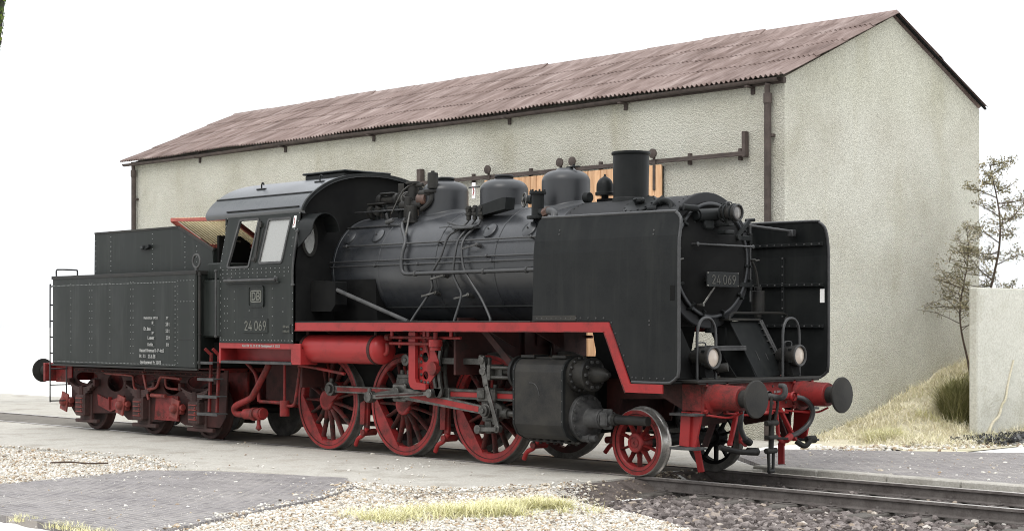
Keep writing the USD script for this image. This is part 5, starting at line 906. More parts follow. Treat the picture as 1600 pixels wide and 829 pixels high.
for s in (-1, 1):
    S = lambda m: side(m, s)
    wf = part(cf, 'spectacle_frame', S(ext(spec.buffer(.025).difference(spec.buffer(-.015)), -1.735, -1.675, 'yz')), 'dirty_black', 40)
    part(wf, 'pane', S(ext(spec.buffer(-.005), -1.715, -1.709, 'yz')), 'glass', False)
    a = np.linspace(0, math.pi, 15); c0 = (-1.19, 3.30)
    hp_ = [(c0[0] + .275 * math.cos(t), c0[1] + .275 * math.sin(t)) for t in a]
    V = []
    for r_ in (.275, .262):
        for k in range(2):
            for t in a:
                yy, zz = c0[0] + r_ * math.cos(t), c0[1] + r_ * math.sin(t)
                if k == 0: V.append((-1.70, yy, zz))
                else: V.append((-1.36 - .02 * math.cos(t), yy, zz))
    V = V[:30] + V[30:]; n_ = 15; i = np.arange(14); F_ = [np.stack([i, i + 1, n_ + i + 1, n_ + i], 1), np.stack([2 * n_ + i, 3 * n_ + i, 3 * n_ + i + 1, 2 * n_ + i + 1], 1), np.stack([n_ + i, n_ + i + 1, 3 * n_ + i + 1, 3 * n_ + i], 1)]
    sdp = ext(sg.Polygon([(-1.70, 3.31), (-1.36, 3.31), (-1.38, 3.26), (-1.70, 3.05)]), -1.467, -1.453, 'xz')
    part(cf, 'window_hood', S(join((np.array(V), np.vstack(F_)), sdp)), 'black_paint', 60)
eo = np.array([(-1.40, 3.60), (-1.412, 3.655), (-1.33, 3.78), (-1.175, 3.915), (-.935, 4.055), (-.65, 4.15), (-.325, 4.207), (0, 4.225)])
eo = np.vstack([eo, eo[::-1][1:] * [-1, 1]]); ei = np.stack([eo[:, 0] * .985, eo[:, 1] - .03], 1)
ro = part(loco, 'cab_roof', ext(sg.Polygon(np.vstack([spline(np.c_[eo, np.zeros(len(eo))], 5)[:, :2], spline(np.c_[ei, np.zeros(len(ei))], 5)[::-1, :2]])), -4.22, -1.615, 'yz'), 'roof_paint', 25)
part(ro, 'front_rim', ext(sg.LineString(spline(np.c_[eo, np.zeros(len(eo))], 5)[3:-3, :2]).buffer(.022), -1.64, -1.60, 'yz'), 'black_paint', 40)
for s in (-1, 1):
    S = lambda m: side(m, s)
    part(ro, 'rain_strip', S(join(tube([(-4.20, -1.20, 3.902), (-3, -1.20, 3.902), (-1.66, -1.20, 3.902)], .016, 6, 1))), 'black_paint', 50)
    part(ro, 'drip_strip', S(box(-3.62, -1.74, -1.425, -1.385, 3.665, 3.69, .006)), 'black_paint', 30)
    for x, y, z in ((-3.33, -.95, 4.05), (-1.95, -.85, 4.09)): part(ro, 'lifting_hook', S(join(box(x - .11, x + .11, y - .03, y + .03, z - .01, z + .012, .004), tube([(x + .0, y, z), (x, y, z + .07), (x + .03, y, z + .10), (x + .06, y, z + .07)], .013, 6))), 'black_paint', 50)
vt = part(ro, 'ventilator', join(box(-2.88, -1.86, -.44, .44, 4.12, 4.265, .02)), 'black_paint', 30)
part(vt, 'ventilator_lid', box(-2.92, -1.82, -.47, .47, 4.265, 4.30, .015), 'black_paint', 40)
part(vt, 'front_opening', box(-1.862, -1.852, -.40, .40, 4.20, 4.255, .002), 'soot_black', 30)
part(loco, 'cab_floor', box(-3.66, -1.70, -1.50, 1.50, 1.60, 1.66), 'soot_black', 30)
part(loco, 'back_head', join(lathe([(0, -2.0), (.78, -2.0), (.80, -1.96), (.80, -1.72)], (0, 0, BZ), (1, 0, 0), 40), box(-2.0, -1.75, -.72, .72, 1.66, 2.7, .05), *[cyl((-2.12, y, z), (-2.0, y, z), .05, n=10) for y in (-.45, 0, .45) for z in (2.5, 2.9, 3.2)]), 'soot_black', 40)
part(loco, 'cab_seat', [box(-3.0, -2.6, -1.45, -1.05, 2.15, 2.22, .02), box(-3.0, -2.6, 1.05, 1.45, 2.15, 2.22, .02)], 'timber_grey', 30)
part(loco, 'cab_corner_post', join(*[box(-3.70, -3.66, y - .03, y + .03, 1.63, 3.64, .005) for y in (-1.36, 1.36)], box(-3.70, -3.66, -1.40, 1.40, 3.60, 3.66)), 'tender_black', 30)

# ---------------------------------------------------------------- tender
tn = thing('tender', 'riveted dark tender with coal bunker coupled behind the cab', 'tender', (-6.7, 0, 0))
part(tn, 'tank', box(-9.0, -4.36, -1.5, 1.5, 1.195, 2.745, .02), 'tender_black', 30)
part(tn, 'tank_rim', join(*[box(-9.02, -4.345, y - .014, y + .014, 2.715, 2.775, .005) for y in (-1.497, 1.497)], box(-9.014, -8.986, -1.48, 1.48, 2.715, 2.775, .005), box(-4.374, -4.346, -1.48, 1.48, 2.715, 2.775, .005)), 'dirty_black', 30)
part(tn, 'sole_bar', join(*[box(-9.02, -4.32, y - .02, y + .02, 1.165, 1.20, .005) for y in (-1.49, 1.49)]), 'dirty_black', 30)
bk = sg.Polygon([(-8.12, 2.73), (-8.10, 3.50), (-8.06, 3.525), (-5.42, 3.525), (-4.40, 3.13), (-4.36, 2.73)])
for s in (-1, 1):
    S = lambda m: side(m, s)
    p_ = part(tn, 'bunker_side', S(ext(bk, -1.16, -1.135, 'xz')), 'tender_black', 30)
    part(p_, 'coping', S(join(bar((-8.10, -1.148, 3.525), (-5.40, -1.148, 3.53), .035, .05), bar((-5.42, -1.148, 3.53), (-4.36, -1.148, 3.115), .035, .05))), 'dirty_black', 30)
    part(p_, 'step_bracket', S(join(bar((-6.55, -1.16, 3.22), (-6.35, -1.23, 3.22), .05, .06), bar((-6.35, -1.20, 3.20), (-6.22, -1.20, 3.24), .05, .06))), 'black_paint', 30)
    part(p_, 'rivet', S(rivets([(x, -1.161, z) for x in (-7.55, -6.2, -5.2, -4.85) for z in np.arange(2.85, 3.46 if x < -5 else 3.2, .085)] + [(-8.06, -1.161, z) for z in np.arange(2.85, 3.45, .09)], (0, -1, 0), .010)), 'rivet_light', 40, kind='stuff')
    xs = [U_ for U_ in (-8.33, -7.68, -7.60, -7.0, -6.33, -6.25, -5.60)]
    rv = [(x, -1.501, z) for x in xs for z in np.arange(1.42, 2.62, .12)]
    rv += [(x, -1.501, 2.60) for x in np.arange(-8.95, -4.98, .045)] + [(x, -1.501, 1.245) for x in np.arange(-8.95, -4.98, .045)] + [(-4.96, -1.501, z) for z in np.arange(1.25, 2.62, .075)]
    rv += [(x, -1.501, z) for x in (-4.88, -4.42) for z in np.arange(1.28, 2.65, .125)] + [(x, -1.501, z) for z in (2.62, 2.28) for x in np.arange(-4.88, -4.42, .09)]
    part(tn, 'rivet', S(rivets(np.array(rv) + [0, -.004, 0], (0, -1, 0), .0085)), 'rivet_light', 40, kind='stuff')
    part(tn, 'seam_strip', S(box(-4.90, -4.40, -1.504, -1.499, 1.655, 1.665, .001)), 'dirty_black', 30)
    # front edge pillar, locker, lifting ring, handrails
    part(tn, 'front_pillar', S(join(cyl((-4.30, -1.47, 1.2), (-4.30, -1.47, 2.75), .022, n=10), *[lathe([(0, -.03), (.03, -.01), (.03, .01), (0, .03)], (-4.30, -1.47, z), (0, 0, 1), 8) for z in (1.28, 1.75, 2.7)])), 'dirty_black', 50)
    part(tn, 'front_locker', S(join(box(-4.36, -3.86, -1.38, -1.05, 1.70, 2.62, .03), box(-4.36, -3.90, -1.30, -.60, 2.62, 2.9, .03))), 'tender_black', 40)
    t = np.linspace(0, 2 * math.pi, 25)
    part(tn, 'lifting_ring', S(join(tube(np.stack([-4.42 + .105 * np.cos(t), -1.45 + t * 0, 2.93 + .105 * np.sin(t)], 1), .018, 8, 1), cyl((-4.42, -1.45, 2.74), (-4.42, -1.45, 2.83), .03, n=8))), 'worn_grey', 60)
    part(tn, 'rear_rail', S(tube([(-9.0, -1.42, 2.76), (-9.0, -1.42, 2.88), (-9.0, -1.36, 2.90), (-9.0, -1.05, 2.90), (-9.0, -1.0, 2.88), (-9.0, -1.0, 2.76)], .014, 8, 4)), 'pipe_black', 60)
    # rear ladder
    la = part(tn, 'ladder', S(join(*[tube([(-9.02, y, 2.6), (-9.12, y, 2.58), (-9.14, y, 2.45), (-9.14, y, .5)], .014, 8, 4) for y in (-1.47, -1.14)])), 'pipe_black', 60)
    for z in np.arange(.52, 2.5, .29): part(la, 'rung', S(cyl((-9.14, -1.47, z), (-9.14, -1.14, z), .012, n=8)), 'pipe_black', 60)
    # underframe
    fp = sg.Polygon([(-9.2, 1.16), (-9.2, .38), (-9.08, .28), (-7.70, .34), (-7.45, .34), (-7.25, .24), (-6.2, .24), (-6.0, .30), (-5.70, .30), (-5.45, .22), (-4.42, .22), (-4.25, .40), (-4.2, 1.16)])
    for x in (-8.65, -6.7, -4.98):
        fp = fp.difference(sg.box(x - .17, .0, x + .17, .62)).difference(affinity.scale(sg.Point(x, .95).buffer(.2), 1.9, .55))
    for x in (-7.67, -5.84): fp = fp.difference(affinity.scale(sg.Point(x, .88).buffer(.2), 1.35, .8))
    part(tn, 'side_frame', S(ext(fp, -1.00, -.975, 'xz')), 'red_dark', 30)
    part(tn, 'frame_plate', [S(q) for q in (ext(sg.Polygon([(-8.25, .66), (-7.80, .56), (-7.35, .66), (-7.42, .46), (-7.80, .36), (-8.2, .46)]), -1.03, -1.0, 'xz'), ext(sg.Polygon([(-6.30, .70), (-5.62, .70), (-5.60, .28), (-6.35, .28)]), -1.03, -1.0, 'xz'), box(-7.82, -7.79, -1.06, -1.0, .40, .62))], 'red_dirty', 30)
    part(tn, 'rivet', S(rivets([(x, -1.031, .33) for x in np.arange(-6.28, -5.7, .10)] + [(-5.66, -1.031, z) for z in (.4, .55)] + [(x, -1.001, 1.08) for x in np.arange(-9.1, -4.3, .16)], (0, -1, 0), .014)), 'red_salmon', 40, kind='stuff')
    for x, R in ((-8.65, .47), (-6.7, .47), (-4.98, .47)):
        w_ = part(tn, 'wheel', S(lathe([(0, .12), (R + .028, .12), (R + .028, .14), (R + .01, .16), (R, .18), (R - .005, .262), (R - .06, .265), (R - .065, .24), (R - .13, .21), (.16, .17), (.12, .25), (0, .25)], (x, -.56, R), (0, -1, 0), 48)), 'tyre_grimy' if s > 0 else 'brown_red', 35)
        part(w_, 'tyre', S(lathe([(R - .004, .255), (R - .008, .268), (R - .058, .270), (R - .062, .25)], (x, -.56, R), (0, -1, 0), 48)), 'brown_red', 35)
        if s < 0: part(tn, 'axle', cyl((x, -.9, R), (x, .9, R), .08, n=16), 'dirty_black')
        ab = part(tn, 'axle_box', S(join(box(x - .16, x + .16, -1.16, -.96, .26, .64, .025), box(x - .20, x + .20, -1.03, -.96, .18, .66, .01), box(x - .36, x + .40, -1.04, -.96, .135, .20, .012))), 'brown_red', 35)
        part(ab, 'ribs', S(join(*[box(x - .10, x + .12, -1.185, -1.155, z, z + .018, .004) for z in (.33, .41, .49, .57)], *[rivets([(x + .07, -1.163, z)], (0, -1, 0), .02) for z in (.37, .45, .53)])), 'red_salmon', 40)
        lf = MB()
        for k in range(5):
            h = .44 - .075 * k; zt = .86 - .030 * k
            xx = np.linspace(-h, h, 9); 
            pl = [(x + q, zt - .10 * (1 - (q / .44) ** 2)) for q in xx]; lf.add(ext(sg.LineString(pl).buffer(.0135, cap_style=2), -1.12, -1.03, 'xz'))
        sp_ = part(tn, 'leaf_spring', S(lf.get()), 'brown_red', 30)
        part(sp_, 'spring_buckle', S(join(box(x - .06, x + .06, -1.135, -1.02, .60, .80, .01), *[box(x + q - .035, x + q + .035, -1.13, -1.02, .80, .93, .01) for q in (-.45, .45)])), 'red_dark', 30)
        bx_ = part(tn, 'lid_plate', S(join(bar((x - .52, -1.14, .66), (x - .60, -1.14, .34), .24, .03, (1, 0, 0)), box(x - .70, x - .44, -1.13, -1.0, .40, .58, .03))), 'red_salmon', 30)
        part(bx_, 'boss', S(join(lathe([(.085, 0), (.075, .05), (.05, .075), (0, .08)], (x - .56, -1.15, .50), (0, -1, 0), 14), cyl((x - .43, -1.10, .52), (x - .36, -1.10, .52), .05, n=8))), 'red_salmon', 50)
    part(tn, 'brake_linkage', S(join(tube([(-7.95, -1.1, 1.08), (-7.75, -1.1, 1.04), (-7.0, -1.1, 1.02), (-6.92, -1.1, .96), (-6.86, -1.1, .80), (-6.6, -1.1, .77), (-6.35, -1.1, .78)], .019, 8), tube([(-6.4, -1.12, .80), (-6.15, -1.12, .84), (-6.02, -1.12, 1.0), (-5.9, -1.12, 1.02), (-5.4, -1.12, 1.0)], .024, 8), cyl((-6.3, -1.12, .70), (-5.85, -1.12, .70), .034, n=8), bar((-6.6, -1.1, 1.1), (-6.42, -1.1, .62), .05, .03, (1, 0, 0)), bar((-6.55, -1.08, 1.15), (-6.58, -1.08, .9), .03, .03, (1, 0, 0)), tube([(-5.9, -1.1, 1.02), (-5.85, -1.1, .85), (-5.5, -1.1, .82)], .02, 6))), 'red_salmon', 50)
    part(tn, 'under_pipe', S(join(cyl((-8.9, -1.12, 1.06), (-4.4, -1.12, 1.06), .012, n=6), cyl((-8.3, -1.08, 1.10), (-4.3, -1.08, 1.13), .02, n=8))), 'red_dark', 50)
    part(tn, 'guard_iron', S(join(bar((-9.12, -.84, .42), (-8.98, -.83, .26), .09, .03, (0, 1, 0)), bar((-9.0, -.83, .29), (-8.92, -.80, .12), .09, .03, (0, 1, 0)))), 'red_dirty', 30)
    # front steps
    sp_ = part(tn, 'side_step', S(join(*[bar((x, -1.30, 1.45), (x, -1.34, .50), .05, .04, (1, 0, 0)) for x in (-4.22, -4.0)], bar((-4.22, -1.28, 1.40), (-4.26, -1.40, 1.52), .05, .02), bar((-4.0, -1.28, 1.40), (-4.04, -1.40, 1.52), .05, .02))), 'red_dirty', 30)
    for z, x1 in ((1.31, -3.93), (1.045, -3.91), (.77, -3.82), (.49, -3.80)):
        part(sp_, 'tread', S(join(box(-4.37, x1, -1.47, -1.27, z - .018, z, .004), box(-4.37, x1, -1.475, -1.465, z - .04, z + .004, .002))), 'worn_grey', 30)
    part(tn, 'buffer', S(join(lathe([(.0, 0), (.21, .0), (.21, .03), (.16, .05), (.15, .42), (0, .43)], (-9.80, -.866, 1.04), (-1, 0, 0), 28))), 'red_dirty', 40)
    part(tn, 'buffer_head', S(join(cyl((-10.2, -.866, 1.04), (-10.46, -.866, 1.04), .10, n=20), lathe([(.10, -.06), (.215, -.03), (.225, -.015), (.22, .0), (.1, .012), (0, .013)], (-10.53, -.866, 1.04), (-1, 0, 0), 36))), 'dirty_black', 35)
xs = np.linspace(-8.975, -4.385, 140); zs = np.linspace(1.215, 2.70, 24)
X, Z = np.meshgrid(xs, zs); Y = -1.5005 - .010 * np.abs(np.sin((X + 8.33) * math.pi / .69)) ** 1.5 * np.sin((Z - 1.215) / 1.485 * math.pi) ** .6 * (X < -4.95) + .004 * (fbm(X, Z, 1.7, 21) - .5)
i = np.arange(len(xs) * len(zs)).reshape(len(zs), len(xs))
fq = np.stack([i[:-1, :-1].ravel(), i[:-1, 1:].ravel(), i[1:, 1:].ravel(), i[1:, :-1].ravel()], 1)
for s in (-1, 1): part(tn, 'side_sheet', side((np.stack([X.ravel(), Y.ravel(), Z.ravel()], 1), fq), s), 'tender_black', True)
part(tn, 'bunker_end', join(ext(sg.Polygon([(-1.15, 2.73), (1.15, 2.73), (1.15, 3.52), (-1.15, 3.52)]), -8.115, -8.09, 'yz'), ext(sg.Polygon([(-1.15, 2.73), (1.15, 2.73), (1.15, 3.15), (-1.15, 3.15)]), -4.40, -4.375, 'yz')), 'tender_black', 30)
part(tn, 'tender_front', join(box(-4.36, -4.30, -1.1, 1.1, 1.3, 3.35), box(-4.30, -3.95, -.55, .55, 1.7, 2.75, .02)), 'soot_black', 30)
part(tn, 'locker_handles', join(*[join(tube([(-4.29, y - .09, z), (-4.25, y - .08, z + .01), (-4.25, y + .08, z + .01), (-4.29, y + .09, z)], .010, 6, 3)) for y, z in ((-.8, 3.25), (.35, 3.22), (.35, 2.95), (-.2, 3.2))]), 'rod_steel', 50)
co = np.array([(random.uniform(-8, -4.5), random.uniform(-1.05, 1.05)) for _ in range(10)])
part(tn, 'coal_floor', box(-8.09, -4.40, -1.13, 1.13, 2.9, 3.0), 'soot_black', 30)
part(tn, 'end_beam', join(box(-9.80, -9.73, -1.25, 1.25, .86, 1.20), box(-9.73, -9.15, -1.03, -1.0, .84, 1.16), box(-9.73, -9.15, 1.0, 1.03, .84, 1.16), box(-9.73, -9.0, -1.2, 1.2, 1.165, 1.19), box(-9.20, -4.3, -.55, -.50, .5, 1.18), box(-9.20, -4.3, .50, .55, .5, 1.18), box(-9.2, -4.3, -1.0, 1.0, 1.12, 1.19)), 'red_dirty', 30)
part(tn, 'rivet', rivets([(x, -1.031, z) for x in (-9.68, -9.56, -9.44, -9.3) for z in (.90, 1.1)], (0, -1, 0), .012), 'red_salmon', 40, kind='stuff')
part(tn, 'drag_beam', join(box(-4.30, -4.0, -1.2, 1.2, 1.42, 1.62), box(-4.0, -3.70, -.9, .9, 1.45, 1.58)), 'soot_black', 30)
for k, (t_, h, x, z, w_) in enumerate([('Radsätze 1918', .05, -5.90, 1.925, .46), ('17', .05, -5.22, 1.925, .07), ('Dr. bau', .075, -5.90, 1.735, .22), ('F', .065, -5.65, 1.835, .05), ('P', .065, -5.65, 1.665, .05), ('15 t', .075, -5.23, 1.81, .12), ('11 t', .075, -5.23, 1.70, .12), ('Leer', .072, -5.78, 1.585, .22), ('10 t', .075, -5.22, 1.59, .12), ('Kohle', .072, -5.78, 1.475, .17), ('8 t', .072, -5.21, 1.475, .08), ('Bauart Bremse K-P-kn2', .072, -6.03, 1.375, .80), ('Br. 31', .062, -6.04, 1.285, .21), ('23.8.58', .078, -5.77, 1.275, .24), ('Genügewart Fr 1023', .066, -6.02, 1.18 - .0, .70)]):
    part(tn, 'lettering', text(t_, h * .72, (x + .0, -1.513, z + .075), '-y', w_ * .93, True, .002), 'white_mark', False, kind='stuff')
# wooden canopy with red frame between the cab roof and the bunker
dz = lambda y: -.60 * (y + 1.15)
aw = part(tn, 'canopy', join(*[bar((-5.62, y, 3.66 + dz(y)), (-3.95, y, 3.60 + dz(y)), .06, .05) for y in (-1.15, -.45, .2)], *[bar((x, -1.15, 3.65), (x, .2, 3.65 + dz(.2)), .07, .05) for x in (-5.60, -3.97)], bar((-4.0, -1.12, 3.60), (-4.0, -1.12, 3.0), .05, .05, (1, 0, 0))), 'red_board', 30)
for k in range(17):
    x = -5.54 + k * .095; part(aw, 'slat', bar((x + .033, -1.14, 3.69 - (x + 5.6) * .037), (x + .033, .2, 3.69 - (x + 5.6) * .037 + dz(.2)), .018, .064), 'cream_slat', 30)

# ---------------------------------------------------------------- stones, grass, plants
def ico(n=1): 
    m = trimesh.creation.icosphere(subdivisions=0); return np.array(m.vertices), np.array(m.faces)
IV, IF = ico()
def stones(px, py, pz, size, flat_=.6, seed=0):
    r = np.random.default_rng(seed); n = len(px)
    d = 1 + r.uniform(-.33, .33, (n, 12, 1)); sc = np.stack([r.uniform(.7, 1.35, n), r.uniform(.6, 1.1, n), r.uniform(.45, .85, n) * flat_ / .6], 1)[:, None, :]
    v = IV[None] * d * sc * size[:, None, None] * .5
    a = r.uniform(0, 2 * math.pi, n); t = r.normal(0, .45, n)
    ca, sa, ct, st_ = np.cos(a), np.sin(a), np.cos(t), np.sin(t)
    y = v[..., 1] * ct[:, None] - v[..., 2] * st_[:, None]; z = v[..., 1] * st_[:, None] + v[..., 2] * ct[:, None]
    x, y = v[..., 0] * ca[:, None] - y * sa[:, None], v[..., 0] * sa[:, None] + y * ca[:, None]
    V = np.stack([x + px[:, None], y + py[:, None], z + pz[:, None]], -1).reshape(-1, 3)
    return V, (IF[None] + (np.arange(n) * 12)[:, None, None]).reshape(-1, 3)
def scatter(n, x0, x1, y0, y1, keep, seed):
    r = np.random.default_rng(seed); x = r.uniform(x0, x1, n); y = r.uniform(y0, y1, n); k = keep(x, y) > r.uniform(0, 1, n); return x[k], y[k], np.random.default_rng(seed + 1)
def inside(p, x, y):
    import shapely
    return shapely.contains_xy(p, x, y)
solid = ops.unary_union([near_slab, far_slab.buffer(.0)])
# dark ballast
def kb_(x, y): return in_ballast(x, y) * (~inside(near_slab.union(mid_slab), x, y)) * (np.abs(np.abs(y) - .755) > .075)
qb = sheet(np.arange(3.4, 15, .12), np.arange(-5.2, 1.5, .12), lambda X, Y: ground_z(X, Y) + .006)
cb = qb[0][qb[1][:, :3]].mean(1)
top('ballast_bed', (qb[0], qb[1][in_ballast(cb[:, 0], cb[:, 1]) > .25]), 'ballast_bed', True, kind='structure')
x, y, r = scatter(40000, 3.7, 14, -5.6, 1.24, lambda x, y: kb_(x, y) * np.where(x < 9.5, 1, .5) * (slab_near(x, y, 1.0) < .30), 11)
sl_ = np.min(np.abs(x[:, None] - np.arange(4.35, 16, .62)[None]), 1) < .14
on = sl_ & (np.abs(y) < 1.26); k = ~on | (r.uniform(0, 1, len(x)) < .07)
x, y, on = x[k], y[k], on[k]
z = ground_z(x, y) + .012 + r.uniform(-.012, .034, len(x)) - .02 * sm(1.1, .7, np.abs(y)); z[on] = -.15
sz = np.clip(r.gamma(7., .0100, len(x)), .028, .14) * (1 - .5 * np.clip(slab_near(x, y, 1.6), 0, 1))
top('track_ballast', stones(x, y, z, sz, .6, 3), 'stone_ballast', False, kind='stuff', label='dark brown broken stone ballast under and beside the rails', category='ballast')
# pale gravel in the foreground and at the left
left_g = rough_poly([(-9, -5.1), (-6, -4.2), (-2.7, -3.75), (-.8, -4.15), (-.75, -4.8), (-.15, -7.3), (-.1, -8.5), (-9, -8.5)], .15, seed=61)
right_g = rough_poly([(2.9, -4.05), (3.2, -4.25), (3.9, -5.3), (5.2, -8.1), (5.4, -8.6), (12, -8.6), (12, -5.0), (8.6, -4.15), (6.6, -3.3), (5.3, -2.75), (4.6, -2.0), (4.3, -3.6)], .18, seed=62)
for nm, p, n, lab, zt in (('pale_gravel', left_g, 42000, 'white gravel patch at left of the brick paving', .012), ('pale_gravel', right_g, 92000, 'white and buff gravel in front of the dark ballast', .0)):
    V, F_ = ext(p, -.2, -.1, 'xy')
    bx_ = p.bounds; gx_, gy_ = np.arange(bx_[0], bx_[2], .12), np.arange(bx_[1], bx_[3], .12)
    q = sheet(gx_, gy_, lambda X, Y: ground_z(X, Y) + .012)
    ctr = q[0][q[1][:, [0, 1, 2]]].mean(1); k = inside(p.buffer(-.1), ctr[:, 0], ctr[:, 1]); 
    top('gravel_bed', (q[0], q[1][k]), 'white_gravel_bed', True, kind='structure')
    x, y, r = scatter(n, bx_[0] - .3, bx_[2] + .3, bx_[1], bx_[3] + .3, lambda x, y: np.clip(1 - shapely.distance(p, shapely.points(x, y)) / .35, 0, 1) ** 2.2, 70 + len(lab))
    z = np.where(inside(near_slab.union(paving), x, y), .003, ground_z(x, y) + .014) + r.uniform(-.006, .012, len(x)) + zt * .3
    top(nm, stones(x, y, z, np.clip(r.gamma(4., .0058, len(x)), .010, .075), .6, 5), 'stone_white', False, kind='stuff', label=lab, category='gravel')
# loose stones and crumbs lying on the crossing, the paving and the road
x, y, r = scatter(3000, -4, 8, -8.4, -.85, lambda x, y: (inside(near_slab.union(paving), x, y)) * (.10 + .9 * (fbm(x, y, .8, 77) > .56)), 81)
x2, y2, r2 = scatter(1500, 2.5, 12, 1.6, 6, lambda x, y: inside(road, x, y) * .5, 82)
x, y = np.r_[x, x2], np.r_[y, y2]
top('loose_grit', stones(x, y, np.where(y > 0, .014, .0) + 0 * x, np.clip(r.gamma(2.0, .009, len(x)), .008, .06), .6, 8), 'stone_white', False, kind='stuff', label='scattered white grit lying on the crossing and paving', category='grit')
# transition rubble where the crossing ends
x, y, r = scatter(30000, 2.6, 6.4, -5.2, 1.2, lambda x, y: np.clip(slab_near(x, y, 1.15) * 1.7 - .15, 0, 1) * (~inside(near_slab.union(mid_slab).buffer(-.04), x, y)) * (~inside(paving, x, y)) * (np.abs(np.abs(y) - .755) > .07) * (y < 1.2) * (.15 + .85 * (fbm(x, y, 2.2, 33) > .47)) * .45, 84)
top('edge_rubble', stones(x, y, ground_z(x, y) + .010 + r.uniform(-.012, .008, len(x)), np.clip(r.gamma(3., .010, len(x)), .010, .065), .6, 9), 'stone_rubble', False, kind='stuff', label='mixed rubble along the broken end of the concrete crossing', category='rubble')
# coal spill at the foot of the concrete wall, gravel along the bank
x, y, r = scatter(2600, 3.95, 4.9, 7.4, 11, lambda x, y: np.exp(-((x - 4.35) / .36) ** 2) * sm(7.3, 8.0, y), 91)
top('coal_spill', stones(x, y, .03 + r.uniform(-.03, .05, len(x)), np.clip(r.normal(.075, .025, len(x)), .03, .14), .7, 10), 'stone_coal', False, kind='stuff', label='black coal pieces spilled along the foot of the concrete wall', category='coal')
x, y, r = scatter(7000, 2.0, 5.6, 4.4, 9.5, lambda x, y: np.exp(-((x - 3.55 - .28 * (y - 4.6)) / .42) ** 2) , 92)
top('bank_gravel', stones(x, y, mound_z(x, y) * (x > 1.7) + .015, np.clip(r.normal(.05, .02, len(x)), .02, .11), .6, 12), 'stone_white', False, kind='stuff', label='pale stones between the cobbled road and the grassy bank', category='gravel')
def blades(px, py, pz, h, w, lean_, seed, segs=3):
    """curved grass blades, one strip each"""
    r = np.random.default_rng(seed); n = len(px); a = r.uniform(0, 2 * math.pi, n); l = lean_ * r.uniform(.3, 1.3, n); V = []
    bx, by = np.cos(a), np.sin(a)
    for i in range(segs + 1):
        t = i / segs; c = h * l * t ** 1.8; zz = h * t * (1 - .35 * l * t)
        for s in (-1, 1):
            ww = w * (1 - t * .92) * s * .5
            V.append(np.stack([px + bx * c - by * ww, py + by * c + bx * ww, pz + zz], 1))
    V = np.stack(V, 1); k = 2 * (segs + 1); f = []
    for i in range(segs): f += [[2 * i, 2 * i + 1, 2 * i + 3], [2 * i, 2 * i + 3, 2 * i + 2]]
    return V.reshape(-1, 3), (np.array(f)[None] + (np.arange(n) * k)[:, None, None]).reshape(-1, 3)
x, y, r = scatter(30000, 1.92, 4.9, 6.0, 13.5, lambda x, y: sm(4.9, 4.0, x) * (.35 + .65 * (fbm(x, y, 1.6, 44) > .42)) * sm(6.0, 7.0, y), 101)
top('dry_grass', blades(x, y, mound_z(x, y) - .02, r.uniform(.08, .27, len(x)) * (.45 + 1.0 * fbm(x, y, 1.6, 4)), .011, 1.6, 5), 'blade_straw', False, kind='stuff', label='straw coloured dry grass covering the bank by the gable wall', category='grass')
x, y, r = scatter(9000, 2.6, 4.8, 6.4, 8.4, lambda x, y: sm(.50, .62, fbm(x, y, 1.3, 57)) * sm(4.8, 4.2, x), 106)
top('bank_grass', blades(x, y, mound_z(x, y) - .02, r.uniform(.10, .30, len(x)), .012, 1.4, 8), 'blade_green', False, kind='stuff', label='greener grass tufts among the straw at the foot of the bank', category='grass')
x, y, r = scatter(60000, 5.0, 7.0, -6.1, -3.8, lambda x, y: np.exp(-((x - 5.80 - .30 * (y + 4.9)) / .36) ** 2) * (.25 + .75 * sm(-5.6, -4.4, y)) * (.06 + (fbm(x, y, 3., 45) > .46)), 102)
top('pale_grass', blades(x, y, ground_z(x, y) - .01, r.uniform(.07, .21, len(x)), .010, 1.25, 6), 'blade_green', False, kind='stuff', label='yellow green grass tufts between white gravel and dark ballast', category='grass')
x, y, r = scatter(14000, 1.2, 5.6, -8.7, -7.6, lambda x, y: np.exp(-((y + 8.52) / .10) ** 2) * (fbm(x, y, 1.5, 46) > .5), 103)
top('pale_grass', blades(x, y, 0 * x - .03, r.uniform(.03, .09, len(x)), .008, 1.0, 7), 'blade_green', False, kind='stuff', label='thin yellow moss and grass along the lower edge of the paving', category='grass')
top('fallen_twig', tube([(-2.2, -5.25, .03), (-2.0, -5.05, .04), (-1.75, -4.95, .03), (-1.55, -4.75, .035)], .012, 6), 'twig_bark', 60, label='broken brown twig lying on the white gravel at left', category='twig')
